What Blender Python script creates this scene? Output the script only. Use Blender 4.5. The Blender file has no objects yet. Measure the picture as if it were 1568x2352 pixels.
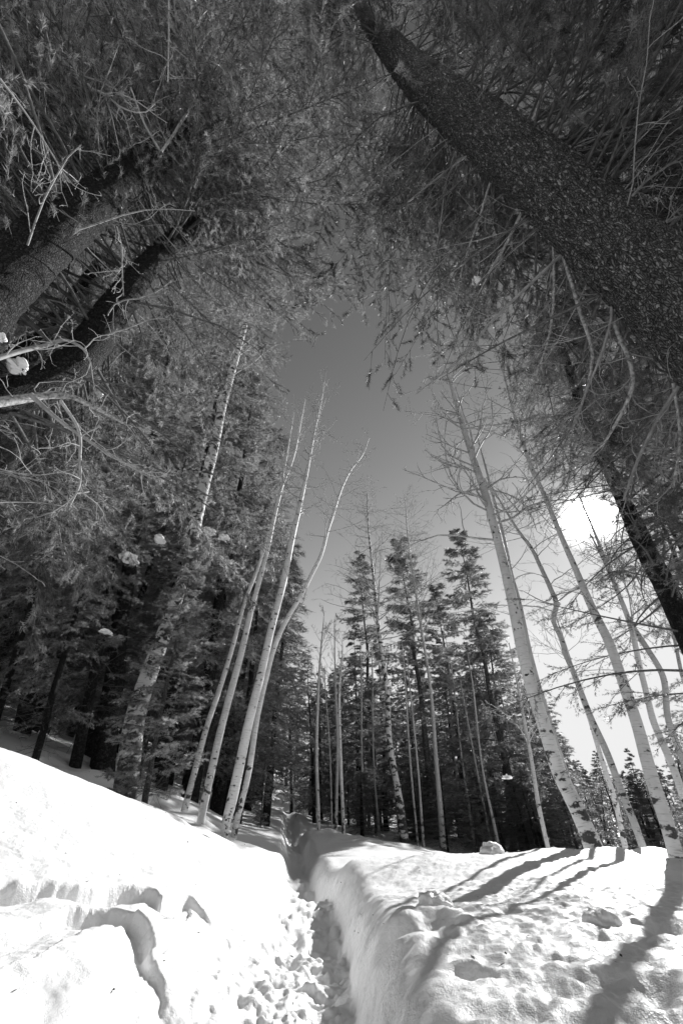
import bpy, math
import numpy as np
from mathutils import Vector, Matrix

sc = bpy.context.scene
COL = sc.collection
PI = math.pi
rad = math.radians

# ------------------------------------------------------------------ camera, light, exposure
FPX = 930.0                    # focal length in units of a 1568 x 2352 frame
CU, CV = 784.0, 1176.0
PITCH = rad(37.5)
CZ = 0.9
CP, SP = math.cos(PITCH), math.sin(PITCH)

cam_d = bpy.data.cameras.new("camera")
cam = bpy.data.objects.new("camera", cam_d)
COL.objects.link(cam)
cam.location = (0, 0, CZ)
cam.rotation_euler = (rad(90) + PITCH, 0, 0)
cam_d.sensor_fit = 'VERTICAL'
cam_d.sensor_height = 36.0
cam_d.sensor_width = 24.0
cam_d.lens = 36.0 * FPX / 2352.0
cam_d.clip_start = 0.05
cam_d.clip_end = 2000
sc.camera = cam


def ray(u, v):
    u = np.asarray(u, float); v = np.asarray(v, float)
    x = u - CU; y = CV - v
    d = np.stack([x, FPX * CP - y * SP, FPX * SP + y * CP], -1)
    return d


def P(u, v, D):
    d = ray(u, v)
    h = np.hypot(d[..., 0], d[..., 1])
    return np.array([0, 0, CZ]) + d * (D / h)[..., None]


def proj(p):
    p = np.asarray(p, float)
    x = p[..., 0]; f = p[..., 1] * CP + (p[..., 2] - CZ) * SP
    y = -p[..., 1] * SP + (p[..., 2] - CZ) * CP
    fs = np.where(f > 0.05, f, 1e9)
    u = CU + FPX * x / fs; v = CV - FPX * y / fs
    u = np.where(f > 0.05, u, -9999.0)
    return u, v, f


SUN_PX = (1350.0, 1190.0)
sd = ray(*SUN_PX); sd = sd / np.linalg.norm(sd)
SUN_EL = math.asin(sd[2]); SUN_AZ = math.atan2(sd[0], sd[1])

w = bpy.data.worlds.new("World")
sc.world = w
w.use_nodes = True
nt = w.node_tree
nt.nodes.clear()
N = nt.nodes.new; L = nt.links.new
sky = N("ShaderNodeTexSky"); sky.sky_type = 'NISHITA'
sky.sun_disc = False
sky.sun_elevation = SUN_EL
sky.sun_rotation = SUN_AZ
sky.altitude = 2200; sky.air_density = 1.0; sky.dust_density = 0.15; sky.ozone_density = 1.0
sep = N("ShaderNodeSeparateColor"); L(sky.outputs[0], sep.inputs[0])
pw = N("ShaderNodeMath"); pw.operation = 'POWER'; pw.inputs[1].default_value = 1.4   # black and white film behind a red filter
L(sep.outputs[0], pw.inputs[0])
# bright aureole round the sun
tc = N("ShaderNodeTexCoord")
dt = N("ShaderNodeVectorMath"); dt.operation = 'DOT_PRODUCT'
nrm = N("ShaderNodeVectorMath"); nrm.operation = 'NORMALIZE'
L(tc.outputs['Generated'], nrm.inputs[0]); L(nrm.outputs[0], dt.inputs[0])
dt.inputs[1].default_value = tuple(sd)
ac = N("ShaderNodeMath"); ac.operation = 'ARCCOSINE'; L(dt.outputs['Value'], ac.inputs[0])
m1 = N("ShaderNodeMath"); m1.operation = 'DIVIDE'; L(ac.outputs[0], m1.inputs[0]); m1.inputs[1].default_value = rad(1.15)
m2 = N("ShaderNodeMath"); m2.operation = 'POWER'; L(m1.outputs[0], m2.inputs[0]); m2.inputs[1].default_value = 1.3
m3 = N("ShaderNodeMath"); m3.operation = 'MULTIPLY'; L(m2.outputs[0], m3.inputs[0]); m3.inputs[1].default_value = -1.0
m4 = N("ShaderNodeMath"); m4.operation = 'EXPONENT'; L(m3.outputs[0], m4.inputs[0])
m5 = N("ShaderNodeMath"); m5.operation = 'MULTIPLY'; L(m4.outputs[0], m5.inputs[0]); m5.inputs[1].default_value = 170.0
ad = N("ShaderNodeMath"); ad.operation = 'ADD'; mn = N("ShaderNodeMath"); mn.operation = 'MINIMUM'; mn.inputs[1].default_value = 3.9   # the film's shoulder
L(pw.outputs[0], mn.inputs[0]); L(mn.outputs[0], ad.inputs[0]); L(m5.outputs[0], ad.inputs[1])
bg = N("ShaderNodeBackground"); bg.inputs['Strength'].default_value = 0.14
L(ad.outputs[0], bg.inputs['Color'])
wo = N("ShaderNodeOutputWorld"); L(bg.outputs[0], wo.inputs['Surface'])

sl = bpy.data.lights.new("sun", 'SUN'); sl.energy = 5.0; sl.angle = rad(0.53); sl.color = (1, 1, 1)
so = bpy.data.objects.new("sun", sl); COL.objects.link(so)
so.rotation_euler = Vector((-sd[0], -sd[1], -sd[2])).to_track_quat('-Z', 'Y').to_euler()
so.location = (8, 12, 30)

vs = sc.view_settings
vs.view_transform = 'Standard'; vs.look = 'None'; vs.exposure = 0.68; vs.gamma = 1.0
vs.use_curve_mapping = False
sc.cycles.use_denoising = True
sc.cycles.max_bounces = 6
sc.cycles.diffuse_bounces = 3
sc.cycles.glossy_bounces = 2
sc.cycles.transmission_bounces = 3
sc.cycles.transparent_max_bounces = 4
sc.cycles.caustics_reflective = False
sc.cycles.caustics_refractive = False
sc.cycles.sample_clamp_indirect = 4.0

rng = np.random.default_rng(11)

# ------------------------------------------------------------------ noise
def _hash(ix, iy, seed):
    h = (ix.astype(np.int64) * 374761393 + iy.astype(np.int64) * 668265263 + seed * 2147483647) & 0xFFFFFFFF
    h = ((h ^ (h >> 13)) * 1274126177) & 0xFFFFFFFF
    h = h ^ (h >> 16)
    return (h & 0xFFFFFF) / float(0xFFFFFF)


def vnoise(x, y, seed=0):
    ix = np.floor(x); iy = np.floor(y)
    fx = x - ix; fy = y - iy
    fx = fx * fx * (3 - 2 * fx); fy = fy * fy * (3 - 2 * fy)
    a = _hash(ix, iy, seed); b = _hash(ix + 1, iy, seed)
    c = _hash(ix, iy + 1, seed); d = _hash(ix + 1, iy + 1, seed)
    return (a + (b - a) * fx) * (1 - fy) + (c + (d - c) * fx) * fy - 0.5


def fbm(x, y, octv=4, seed=0, gain=0.5):
    s = 0; a = 1.0
    for i in range(octv):
        ca, sa = math.cos(0.7 * i + 0.3), math.sin(0.7 * i + 0.3)
        s = s + a * vnoise((ca * x - sa * y) * 2 ** i, (sa * x + ca * y) * 2 ** i, seed + i * 17)
        a *= gain
    return s


def cells(x, y, seed, period=None):
    ix = np.floor(x); iy = np.floor(y)
    f1 = np.full(x.shape, 9.0); f2 = np.full(x.shape, 9.0); idv = np.zeros(x.shape)
    for dx in (-1, 0, 1):
        for dy in (-1, 0, 1):
            cx = ix + dx; cy = iy + dy
            hx = np.mod(cx, period) if period else cx
            px = cx + 0.1 + 0.8 * _hash(hx, cy, seed); py = cy + 0.1 + 0.8 * _hash(hx, cy, seed + 5)
            d = np.hypot(x - px, y - py)
            nid = _hash(hx, cy, seed + 9)
            closer = d < f1
            f2 = np.where(closer, f1, np.minimum(f2, d))
            idv = np.where(closer, nid, idv)
            f1 = np.where(closer, d, f1)
    return f1, f2, idv


# ------------------------------------------------------------------ materials
def mat(name):
    m = bpy.data.materials.new(name); m.use_nodes = True
    t = m.node_tree
    b = t.nodes["Principled BSDF"]
    return m, t, b


def grey(v):
    return (v, v, v, 1)


def node(t, typ, **kw):
    n = t.nodes.new(typ)
    for k, v in kw.items():
        setattr(n, k, v)
    return n


def mapping(t, scale, coord='UV', rand=True):
    tc = node(t, "ShaderNodeTexCoord")
    mp = node(t, "ShaderNodeMapping")
    mp.inputs['Scale'].default_value = scale
    src = tc.outputs[coord]
    if rand:
        oi = node(t, "ShaderNodeObjectInfo")
        ml = node(t, "ShaderNodeMath", operation='MULTIPLY'); ml.inputs[1].default_value = 97.0
        t.links.new(oi.outputs['Random'], ml.inputs[0])
        va = node(t, "ShaderNodeVectorMath", operation='ADD')
        t.links.new(src, va.inputs[0]); t.links.new(ml.outputs[0], va.inputs[1])
        src = va.outputs[0]
    t.links.new(src, mp.inputs['Vector'])
    return mp.outputs[0]


def noise(t, vec, scale=1.0, detail=3.0, rough=0.5):
    n = node(t, "ShaderNodeTexNoise")
    n.inputs['Scale'].default_value = scale; n.inputs['Detail'].default_value = detail
    n.inputs['Roughness'].default_value = rough
    t.links.new(vec, n.inputs['Vector'])
    return n.outputs['Fac']


def ramp(t, fac, stops):
    r = node(t, "ShaderNodeValToRGB")
    el = r.color_ramp.elements
    while len(el) < len(stops):
        el.new(0.5)
    for e, (p, v) in zip(el, stops):
        e.position = p; e.color = grey(v)
    t.links.new(fac, r.inputs['Fac'])
    return r.outputs['Color']


def mul(t, a, b, op='MULTIPLY'):
    m = node(t, "ShaderNodeMath", operation=op)
    for i, x in enumerate((a, b)):
        if isinstance(x, (int, float)):
            m.inputs[i].default_value = x
        else:
            t.links.new(x, m.inputs[i])
    return m.outputs[0]


def bump(t, b, h, strength, dist):
    bp = node(t, "ShaderNodeBump"); bp.inputs['Strength'].default_value = strength
    bp.inputs['Distance'].default_value = dist
    t.links.new(h, bp.inputs['Height']); t.links.new(bp.outputs[0], b.inputs['Normal'])


def mat_snow():
    m, t, b = mat("snow")
    v = mapping(t, (1, 1, 1), 'Object', rand=False)
    big = noise(t, v, 1.3, 4)
    col = ramp(t, big, [(0.2, 0.79), (0.8, 0.86)])
    t.links.new(col, b.inputs['Base Color'])
    b.inputs['Roughness'].default_value = 0.45
    b.inputs['Specular IOR Level'].default_value = 0.35
    g1 = noise(t, v, 26.0, 3, 0.6); g2 = noise(t, v, 190.0, 2, 0.6)
    h = mul(t, mul(t, g1, 1.0), mul(t, g2, 0.32), 'ADD')
    bump(t, b, h, 0.4, 0.025)
    return m


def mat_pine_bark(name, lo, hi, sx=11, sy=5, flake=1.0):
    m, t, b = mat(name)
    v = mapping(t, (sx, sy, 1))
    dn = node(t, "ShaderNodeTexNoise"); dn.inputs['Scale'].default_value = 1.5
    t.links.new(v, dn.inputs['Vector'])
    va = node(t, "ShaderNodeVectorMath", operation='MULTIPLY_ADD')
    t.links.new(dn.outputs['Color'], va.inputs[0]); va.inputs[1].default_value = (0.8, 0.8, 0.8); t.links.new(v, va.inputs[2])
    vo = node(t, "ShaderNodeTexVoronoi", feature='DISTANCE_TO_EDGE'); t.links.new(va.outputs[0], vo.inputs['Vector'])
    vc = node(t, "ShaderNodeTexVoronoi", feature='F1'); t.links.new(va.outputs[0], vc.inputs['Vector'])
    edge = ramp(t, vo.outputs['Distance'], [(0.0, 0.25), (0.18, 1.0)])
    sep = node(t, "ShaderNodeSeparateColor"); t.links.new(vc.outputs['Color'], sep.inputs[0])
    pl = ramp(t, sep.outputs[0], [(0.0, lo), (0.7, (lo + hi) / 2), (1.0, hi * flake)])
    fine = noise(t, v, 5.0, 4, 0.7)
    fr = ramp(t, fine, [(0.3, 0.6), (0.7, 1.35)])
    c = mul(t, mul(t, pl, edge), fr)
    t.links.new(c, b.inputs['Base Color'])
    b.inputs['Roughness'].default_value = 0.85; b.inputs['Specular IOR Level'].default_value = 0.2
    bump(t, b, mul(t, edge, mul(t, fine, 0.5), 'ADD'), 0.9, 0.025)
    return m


def mat_aspen(name, base, dark, patch, foot=0.12):
    m, t, b = mat(name)
    v = mapping(t, (1, 1, 1))
    vb = mapping(t, (3.0, 3.0, 1)); big = noise(t, vb, 1.0, 3)
    c0 = ramp(t, big, [(0.25, base * 0.82), (0.75, base * 1.05)])
    vl = mapping(t, (9, 75, 1)); ln = noise(t, vl, 1.0, 3, 0.6)       # fine lenticels
    c1 = ramp(t, ln, [(0.30, 0.45), (0.44, 1.0)])
    vp = mapping(t, (6.5, 7.5, 1)); pn = noise(t, vp, 1.0, 4, 0.62)     # rough dark scars
    uvn = mapping(t, (1, 1, 1), 'UV', rand=False)
    sx = node(t, "ShaderNodeSeparateXYZ"); t.links.new(uvn, sx.inputs[0])
    mr = node(t, "ShaderNodeMapRange"); t.links.new(sx.outputs['Y'], mr.inputs['Value'])
    mr.inputs['From Min'].default_value = 0.5; mr.inputs['From Max'].default_value = 2.0
    mr.inputs['To Min'].default_value = foot; mr.inputs['To Max'].default_value = 0.0
    pn = mul(t, pn, mr.outputs[0], 'ADD')                               # rough dark foot of an old stem
    c2 = ramp(t, pn, [(patch, 1.0), (patch + 0.05, dark)])
    vk = mapping(t, (7, 4.2, 1))
    vo = node(t, "ShaderNodeTexVoronoi", feature='F1'); t.links.new(vk, vo.inputs['Vector'])
    vo.inputs['Scale'].default_value = 1.0
    kn = noise(t, v, 20, 2)
    kd = mul(t, vo.outputs['Distance'], mul(t, kn, 0.16), 'ADD')
    c3 = ramp(t, kd, [(0.13, dark), (0.19, 1.0)])
    c = mul(t, mul(t, c0, c1), mul(t, c2, c3))
    t.links.new(c, b.inputs['Base Color'])
    b.inputs['Roughness'].default_value = 0.6; b.inputs['Specular IOR Level'].default_value = 0.3
    bump(t, b, mul(t, mul(t, c1, c2), c3), 0.6, 0.008)
    return m


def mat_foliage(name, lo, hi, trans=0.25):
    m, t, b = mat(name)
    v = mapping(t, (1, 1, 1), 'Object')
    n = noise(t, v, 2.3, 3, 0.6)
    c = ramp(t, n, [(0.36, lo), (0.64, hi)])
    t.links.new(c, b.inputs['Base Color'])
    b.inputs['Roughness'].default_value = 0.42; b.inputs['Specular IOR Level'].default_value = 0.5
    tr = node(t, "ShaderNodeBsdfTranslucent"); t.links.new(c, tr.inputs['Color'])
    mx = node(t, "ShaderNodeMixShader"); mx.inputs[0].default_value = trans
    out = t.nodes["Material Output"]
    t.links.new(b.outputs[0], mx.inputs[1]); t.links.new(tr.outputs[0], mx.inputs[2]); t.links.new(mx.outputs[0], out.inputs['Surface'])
    return m


def mat_plain(name, v, var=0.3, rough=0.75, scale=14, coord='Object'):
    m, t, b = mat(name)
    vv = mapping(t, (1, 1, 1), coord)
    n = noise(t, vv, scale, 3, 0.6)
    t.links.new(ramp(t, n, [(0.3, v * (1 - var)), (0.7, v * (1 + var))]), b.inputs['Base Color'])
    b.inputs['Roughness'].default_value = rough; b.inputs['Specular IOR Level'].default_value = 0.25
    return m


M_SNOW = mat_snow()
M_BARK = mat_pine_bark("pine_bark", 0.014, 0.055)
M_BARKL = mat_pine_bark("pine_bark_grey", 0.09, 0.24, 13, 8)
M_BIGBARK = mat_pine_bark("big_pine_bark", 0.07, 0.20, 14, 5.2, 1.5)
M_ASPEN = mat_aspen("aspen_bark", 0.64, 0.09, 0.635)
M_ASPENB = mat_aspen("aspen_bark_banded", 0.62, 0.10, 0.60, 0.07)
M_ASPENG = mat_aspen("aspen_bark_grey", 0.42, 0.10, 0.63)
M_OLD = mat_aspen("old_aspen_bark", 0.55, 0.07, 0.50)
M_NEED = mat_foliage("pine_needles", 0.13, 0.50, .5)
M_FIR = mat_foliage("fir_needles", 0.05, 0.28, .35)
M_LIT = mat_foliage("sunlit_pine_needles", 0.05, 0.50, .42)  # lighter copy: sunlight on the left pines' crowns put into the colour
M_SHADE = mat_foliage("shaded_pine_needles", 0.035, 0.27, .36)  # darker copy: shade on the big pine's crown put into the colour
M_FARN = mat_foliage("far_needles", 0.12, 0.28, .4)
M_TWIG = mat_plain("pale_twig", 0.36)
M_DEAD = mat_plain("grey_dead_twig", 0.26)
M_LIMB = mat_plain("conifer_limb", 0.09, 0.5, 0.8, 30)
M_LICH = mat_plain("lichen_limb", 0.30, 0.7, 0.85, 34)
M_KNOT = mat_plain("dark_knot", 0.035)


# ------------------------------------------------------------------ geometry helpers
class Geo:
    def __init__(s):
        s.v = []; s.f = []; s.n = 0; s.uv = []

    def add(s, V, F, mi=0, smooth=True):
        """V (n,3), F (m,3|4)"""
        if len(V) == 0 or len(F) == 0:
            return
        s.v.append(np.asarray(V, np.float32).reshape(-1, 3))
        s.f.append((np.asarray(F, np.int32) + s.n, mi, smooth))
        s.n += len(s.v[-1])

    def soup(s, T, mi=0, smooth=False):
        T = np.asarray(T, np.float32).reshape(-1, 3)
        s.add(T, np.arange(len(T), dtype=np.int32).reshape(-1, 3), mi, smooth)

    def ntri(s):
        return sum(len(f) * (f.shape[1] - 2) for f, _, _ in s.f)

    def mesh(s, name, mats, origin=(0, 0, 0), uv=None):
        me = bpy.data.meshes.new(name)
        V = np.concatenate(s.v) - np.asarray(origin, np.float32)
        me.vertices.add(len(V)); me.vertices.foreach_set("co", V.ravel())
        loops = np.concatenate([f.ravel() for f, _, _ in s.f])
        tot = np.concatenate([np.full(len(f), f.shape[1], np.int32) for f, _, _ in s.f])
        mi = np.concatenate([np.full(len(f), m, np.int32) for f, m, _ in s.f])
        sm = np.concatenate([np.full(len(f), b, bool) for f, _, b in s.f])
        start = np.concatenate([[0], np.cumsum(tot)[:-1]]).astype(np.int32)
        me.loops.add(len(loops)); me.loops.foreach_set("vertex_index", loops.astype(np.int32))
        me.polygons.add(len(tot)); me.polygons.foreach_set("loop_start", start)
        me.polygons.foreach_set("material_index", mi); me.polygons.foreach_set("use_smooth", sm)
        if uv is not None:
            l = me.uv_layers.new(name="UVMap")
            l.data.foreach_set("uv", np.asarray(uv, np.float32).ravel())
        for m in mats:
            me.materials.append(m)
        me.update(calc_edges=True)
        return me


TRI_TOTAL = [0]


def put(name, g, mats, parent=None, origin=None, uv=None):
    if origin is None:
        origin = parent.location if parent is not None else (0, 0, 0)
    me = g.mesh(name, mats, tuple(origin), uv)
    TRI_TOTAL[0] += g.ntri()
    o = bpy.data.objects.new(name, me); COL.objects.link(o)
    if parent is not None:
        o.parent = parent
    else:
        o.location = tuple(origin)
    return o


def tag(o, label=None, cat=None, group=None, kind=None):
    for k, v in (('label', label), ('category', cat), ('group', group), ('kind', kind)):
        if v:
            o[k] = v
    return o


def thing(name, label, cat, loc, group=None):
    o = bpy.data.objects.new(name, None); COL.objects.link(o)
    o.location = tuple(float(x) for x in loc); o.empty_display_size = 0.2
    return tag(o, label, cat, group)


def unit(a):
    return a / np.maximum(np.linalg.norm(a, axis=-1, keepdims=True), 1e-9)


def tubes(Pt, R, sides=3):
    """Pt (n,k,3), R (n,k) -> V, F quads"""
    Pt = np.asarray(Pt, float); R = np.asarray(R, float)
    n, k, _ = Pt.shape
    T = unit(np.gradient(Pt, axis=1))
    mean = unit(Pt[:, -1] - Pt[:, 0])
    ref = np.where(np.abs(mean[:, 2:3]) < 0.85, np.array([[0, 0, 1.0]]), np.array([[1.0, 0, 0]]))
    Nn = unit(np.cross(T, ref[:, None, :])); B = np.cross(T, Nn)
    a = np.arange(sides) * 2 * PI / sides
    V = Pt[:, :, None, :] + R[:, :, None, None] * (np.cos(a)[None, None, :, None] * Nn[:, :, None, :] + np.sin(a)[None, None, :, None] * B[:, :, None, :])
    idx = np.arange(n * k * sides).reshape(n, k, sides)
    a0 = idx[:, :-1, :]; b0 = np.roll(a0, -1, 2); c0 = np.roll(idx[:, 1:, :], -1, 2); d0 = idx[:, 1:, :]
    F = np.stack([a0, b0, c0, d0], -1).reshape(-1, 4)
    return V.reshape(-1, 3), F


def resample(pts, k):
    """smooth resample of an (n,m) array by arc length of the first three columns"""
    pts = np.asarray(pts, float)
    d = np.concatenate([[0], np.cumsum(np.linalg.norm(np.diff(pts[:, :3], axis=0), axis=1))])
    # Catmull-Rom through non-uniform knots via cubic Hermite
    m = np.gradient(pts, d, axis=0) if len(pts) > 2 else np.repeat((pts[1:] - pts[:1]) / max(d[-1], 1e-6), 2, 0)
    s = np.linspace(0, d[-1], k)
    i = np.clip(np.searchsorted(d, s, side='right') - 1, 0, len(d) - 2)
    h = (d[i + 1] - d[i])[:, None]; t = ((s - d[i])[:, None]) / h
    h00 = 2 * t**3 - 3 * t**2 + 1; h10 = t**3 - 2 * t**2 + t; h01 = -2 * t**3 + 3 * t**2; h11 = t**3 - t**2
    return h00 * pts[i] + h10 * h * m[i] + h01 * pts[i + 1] + h11 * h * m[i + 1]


def curves(P0, D0, Ln, k, wig, up, r):
    """random-walk curves: P0 (n,3), D0 (n,3), Ln (n,) -> (n,k,3)"""
    n = len(P0); out = np.zeros((n, k, 3)); out[:, 0] = P0
    d = unit(D0); st = (Ln / (k - 1))[:, None]
    bend = r.normal(size=(n, 3)) * wig * 0.5
    for i in range(1, k):
        d = unit(d + bend + r.normal(size=(n, 3)) * wig + np.array([0, 0, up]))
        out[:, i] = out[:, i - 1] + d * st
    return out


def place(T, pos, X, roll, scale):
    """T (m,3) template with axis +X -> (n,m,3)"""
    X = unit(X)
    ref = np.where(np.abs(X[:, 2:3]) < 0.9, np.array([[0, 0, 1.0]]), np.array([[1.0, 0, 0]]))
    Y = unit(np.cross(ref, X)); Z = np.cross(X, Y)
    c = np.cos(roll)[:, None]; s = np.sin(roll)[:, None]
    Y2 = c * Y + s * Z; Z2 = -s * Y + c * Z
    M = np.stack([X, Y2, Z2], 1) * scale[:, None, None]      # rows
    return pos[:, None, :] + np.einsum('mj,njk->nmk', T, M)


def needle_tuft(n, length, width, r, spread=(0.5, 1.35), back=0.06):
    """long needles bursting from a shoot's end"""
    th = r.uniform(0, 2 * PI, n); sp = r.uniform(spread[0], spread[1], n)
    d = np.stack([np.cos(sp), np.sin(sp) * np.cos(th), np.sin(sp) * np.sin(th)], -1)
    b = np.stack([-r.uniform(0, back, n), np.zeros(n), np.zeros(n)], -1)
    side = unit(np.cross(d, r.normal(size=(n, 3))))
    ln = length * r.uniform(0.7, 1.1, n)[:, None]
    return np.stack([b - side * width / 2, b + side * width / 2, b + d * ln], 1).reshape(-1, 3)


def fir_spray(n, length, nl, width, r):
    """a twig with short needles along it, flattened"""
    x = r.uniform(0, length, n)
    th = r.uniform(0, 2 * PI, n)
    d = np.stack([np.full(n, 0.65), np.cos(th) * 0.9, np.sin(th) * 0.45 + 0.15], -1); d = unit(d)
    b = np.stack([x, np.zeros(n), np.zeros(n)], -1)
    side = unit(np.cross(d, r.normal(size=(n, 3))))
    ln = nl * r.uniform(0.7, 1.15, n)[:, None]
    return np.stack([b - side * width / 2, b + side * width / 2, b + d * ln], 1).reshape(-1, 3)


def in_poly(u, v, poly):
    poly = np.asarray(poly, float)
    x0, y0 = poly[:, 0], poly[:, 1]; x1, y1 = np.roll(x0, -1), np.roll(y0, -1)
    ins = np.zeros(u.shape, bool)
    for a, b, c, d in zip(x0, y0, x1, y1):
        if b == d:
            continue
        cond = ((b > v) != (d > v)) & (u < (c - a) * (v - b) / (d - b) + a)
        ins ^= cond
    return ins


# the opening in the canopy above the trail
GAP = [(748, 325), (768, 350), (778, 400), (785, 480), (797, 560), (818, 650), (836, 720), (834, 790), (824, 850), (850, 905), (875, 955),
       (935, 945), (985, 890), (1040, 872), (1110, 850), (1165, 880), (1150, 980), (1200, 1070), (1175, 1170), (1290, 1290), (1400, 1330), (1568, 1440),
       (1700, 1500), (1700, 1950), (600, 1950), (690, 1500), (700, 1300), (640, 1100), (600, 1090), (610, 1030), (650, 960),
       (690, 870), (750, 800), (800, 740), (812, 690), (790, 600), (775, 520), (765, 460), (742, 390)]
SMALLGAPS = [[(412, 1345), (432, 1285), (446, 1180), (470, 1080), (505, 925), (535, 825), (560, 740), (580, 745), (552, 840), (530, 930), (503, 1060), (478, 1200), (455, 1345)],
             [(285, 775), (340, 850), (345, 900), (300, 900), (290, 830)],
             [(195, 600), (260, 570), (300, 600), (290, 660), (210, 660)],
             [(0, 70), (60, 60), (80, 130), (40, 160), (0, 150)],
             [(330, 640), (380, 600), (390, 650), (330, 710)]]


# trunks that show bare from the trail
BARE = [[(-100, 620), (0, 530), (150, 425), (300, 335), (480, 205), (510, 260), (400, 370), (300, 470), (150, 610), (0, 760), (-100, 860)],
        [(-100, 850), (0, 860), (140, 800), (230, 680), (300, 590), (440, 480), (470, 530), (360, 650), (280, 790), (150, 920), (0, 980), (-100, 990)],
        [(0, 830), (200, 630), (260, 580), (275, 610), (140, 790), (20, 890)],
        [(835, 30), (900, 10), (960, 95), (1100, 185), (1330, 365), (1568, 545), (1620, 600), (1620, 930), (1540, 850), (1300, 590), (1130, 420), (985, 260), (890, 130)]]


BARE_AX = []


def prune(p, jit, r):
    u, v, f = proj(p)
    u = u + r.normal(size=u.shape) * jit; v = v + r.normal(size=u.shape) * jit
    bad = in_poly(u, v, GAP)
    for g in SMALLGAPS:
        bad |= in_poly(u, v, g)
    if BARE_AX:
        rg = np.linalg.norm(p - np.array([0, 0, CZ]), axis=-1)
        for g, ax in BARE_AX:
            o = np.argsort(ax[:, 2]); ra = np.linalg.norm(ax[:, :3] - np.array([0, 0, CZ]), axis=1) - ax[:, 3]
            bad |= in_poly(u, v, g) & (rg < np.interp(p[..., 2], ax[o, 2], ra[o])) & (r.uniform(size=u.shape) < .985)
    bad |= np.hypot(u - SUN_PX[0], v - SUN_PX[1]) < 46
    bad &= f > 0.05
    # nothing may hang right in front of the lens
    bad |= np.linalg.norm(p - np.array([0, 0, CZ]), axis=-1) < 2.5
    return bad


# ------------------------------------------------------------------ ground
TRAIL_PX = [(764, 2352, 3.4), (762, 2280, 3.9), (760, 2200, 4.7), (748, 2110, 6.2), (735, 2070, 7.2), (708, 2030, 8.8), (698, 2005, 10.5), (688, 1975, 13),
            (674, 1930, 19), (664, 1895, 28), (650, 1868, 42)]
trail_w = np.array([P(np.array(u), np.array(v), np.array(float(D))) for u, v, D in TRAIL_PX])
GC = [  # (u, v, D) on the undisturbed snow
    (1568, 2352, 1.75), (1250, 2352, 1.75), (934, 2352, 1.75), (894, 2152, 2.6), (834, 1992, 6.0), (1030, 2090, 3.5), (1300, 2150, 2.7),
    (1370, 1962, 7.3), (1555, 1982, 7.0), (1125, 1955, 6.9), (1000, 1966, 6.8), (900, 1972, 6.8), (1250, 1958, 7.1), (1480, 1974, 7.1),
    (800, 1986, 7.6), (772, 1969, 9.5), (748, 1950, 12.5), (718, 1924, 18), (850, 1935, 13.0), (960, 1952, 12), (760, 1915, 17.0), (731, 1908, 17.5), (790, 1916, 17.0), (700, 1885, 27),
    (0, 2352, 1.9), (400, 2352, 1.85), (650, 2352, 1.85), (0, 2100, 3.3), (300, 2150, 2.9), (0, 1950, 4.3), (600, 2050, 4.8), (350, 2000, 4.6), (640, 1990, 8.5),
    (0, 1712, 6.4), (120, 1765, 6.8), (250, 1815, 7.4), (400, 1885, 8.4), (515, 1930, 9.5), (610, 1950, 11),
    (0, 1650, 19), (100, 1700, 14.5), (200, 1765, 12.5), (450, 1850, 13), (597, 1908, 16), (560, 1840, 25), (640, 1858, 42), (300, 1790, 14),
]
gpts = [P(np.array(u), np.array(v), np.array(float(D))) for u, v, D in GC]
gpts = np.array(gpts)
EXTRA = np.array([
    (0, -1.5, .48), (-2, -2, .5), (2, -2, .5), (0, -12, .3), (-12, -8, 2.5), (12, -8, -.6), (-4.5, 1.5, .85), (-8, 4, 2.2), (4, 1.3, .45), (6, 3, .4),
    (-6.5, 6.5, 1.55), (-5, 9.0, 1.25),
    (3, 11, .1), (7, 9.5, -.1), (6, 14, -.4), (2, 17, .35), (11, 8, -.5), (12, 20, -1.2), (22, 20, -2.2), (5, 26, .3), (0, 60, 3.6), (14, 55, .3), (40, 40, -3.5), (50, 8, -3), (30, 80, -1),
    (-12, 40, 5.0), (-30, 50, 11), (-30, 20, 10), (-25, 0, 8), (-60, 60, 20), (0, 130, 9), (90, 90, -5), (-120, 90, 30), (0, -90, 0), (90, -60, -6), (-90, -60, 20),
    (0, 380, 14), (380, 100, -8), (-380, 100, 50), (0, -380, 0), (260, 280, -2), (-270, 270, 40), (-270, -270, 30), (270, -270, -8)])
gp = np.concatenate([gpts, EXTRA])
EPS = 1.2
_d = np.sqrt(((gp[:, None, :2] - gp[None, :, :2]) ** 2).sum(-1) + EPS ** 2)
_n = len(gp)
_A = np.zeros((_n + 3, _n + 3)); _A[:_n, :_n] = _d + np.eye(_n) * -0.02
_A[:_n, _n] = 1; _A[:_n, _n + 1:] = gp[:, :2]; _A[_n:, :_n] = _A[:_n, _n:].T
_w = np.linalg.solve(_A, np.concatenate([gp[:, 2], np.zeros(3)]))


def gbase(x, y):
    x = np.asarray(x, float); y = np.asarray(y, float)
    s = _w[_n] + _w[_n + 1] * x + _w[_n + 2] * y
    for i in range(_n):
        s = s + _w[i] * np.sqrt((x - gp[i, 0]) ** 2 + (y - gp[i, 1]) ** 2 + EPS ** 2)
    return s


def ray_ground(u, v):
    Ds = np.concatenate([np.arange(1.0, 12, 0.02), np.arange(12, 80, 0.25)])
    p = P(np.full(len(Ds), float(u)), np.full(len(Ds), float(v)), Ds)
    below = p[:, 2] < gbase(p[:, 0], p[:, 1])
    i = np.argmax(below) if below.any() else len(Ds) - 1
    return p[i]


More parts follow.
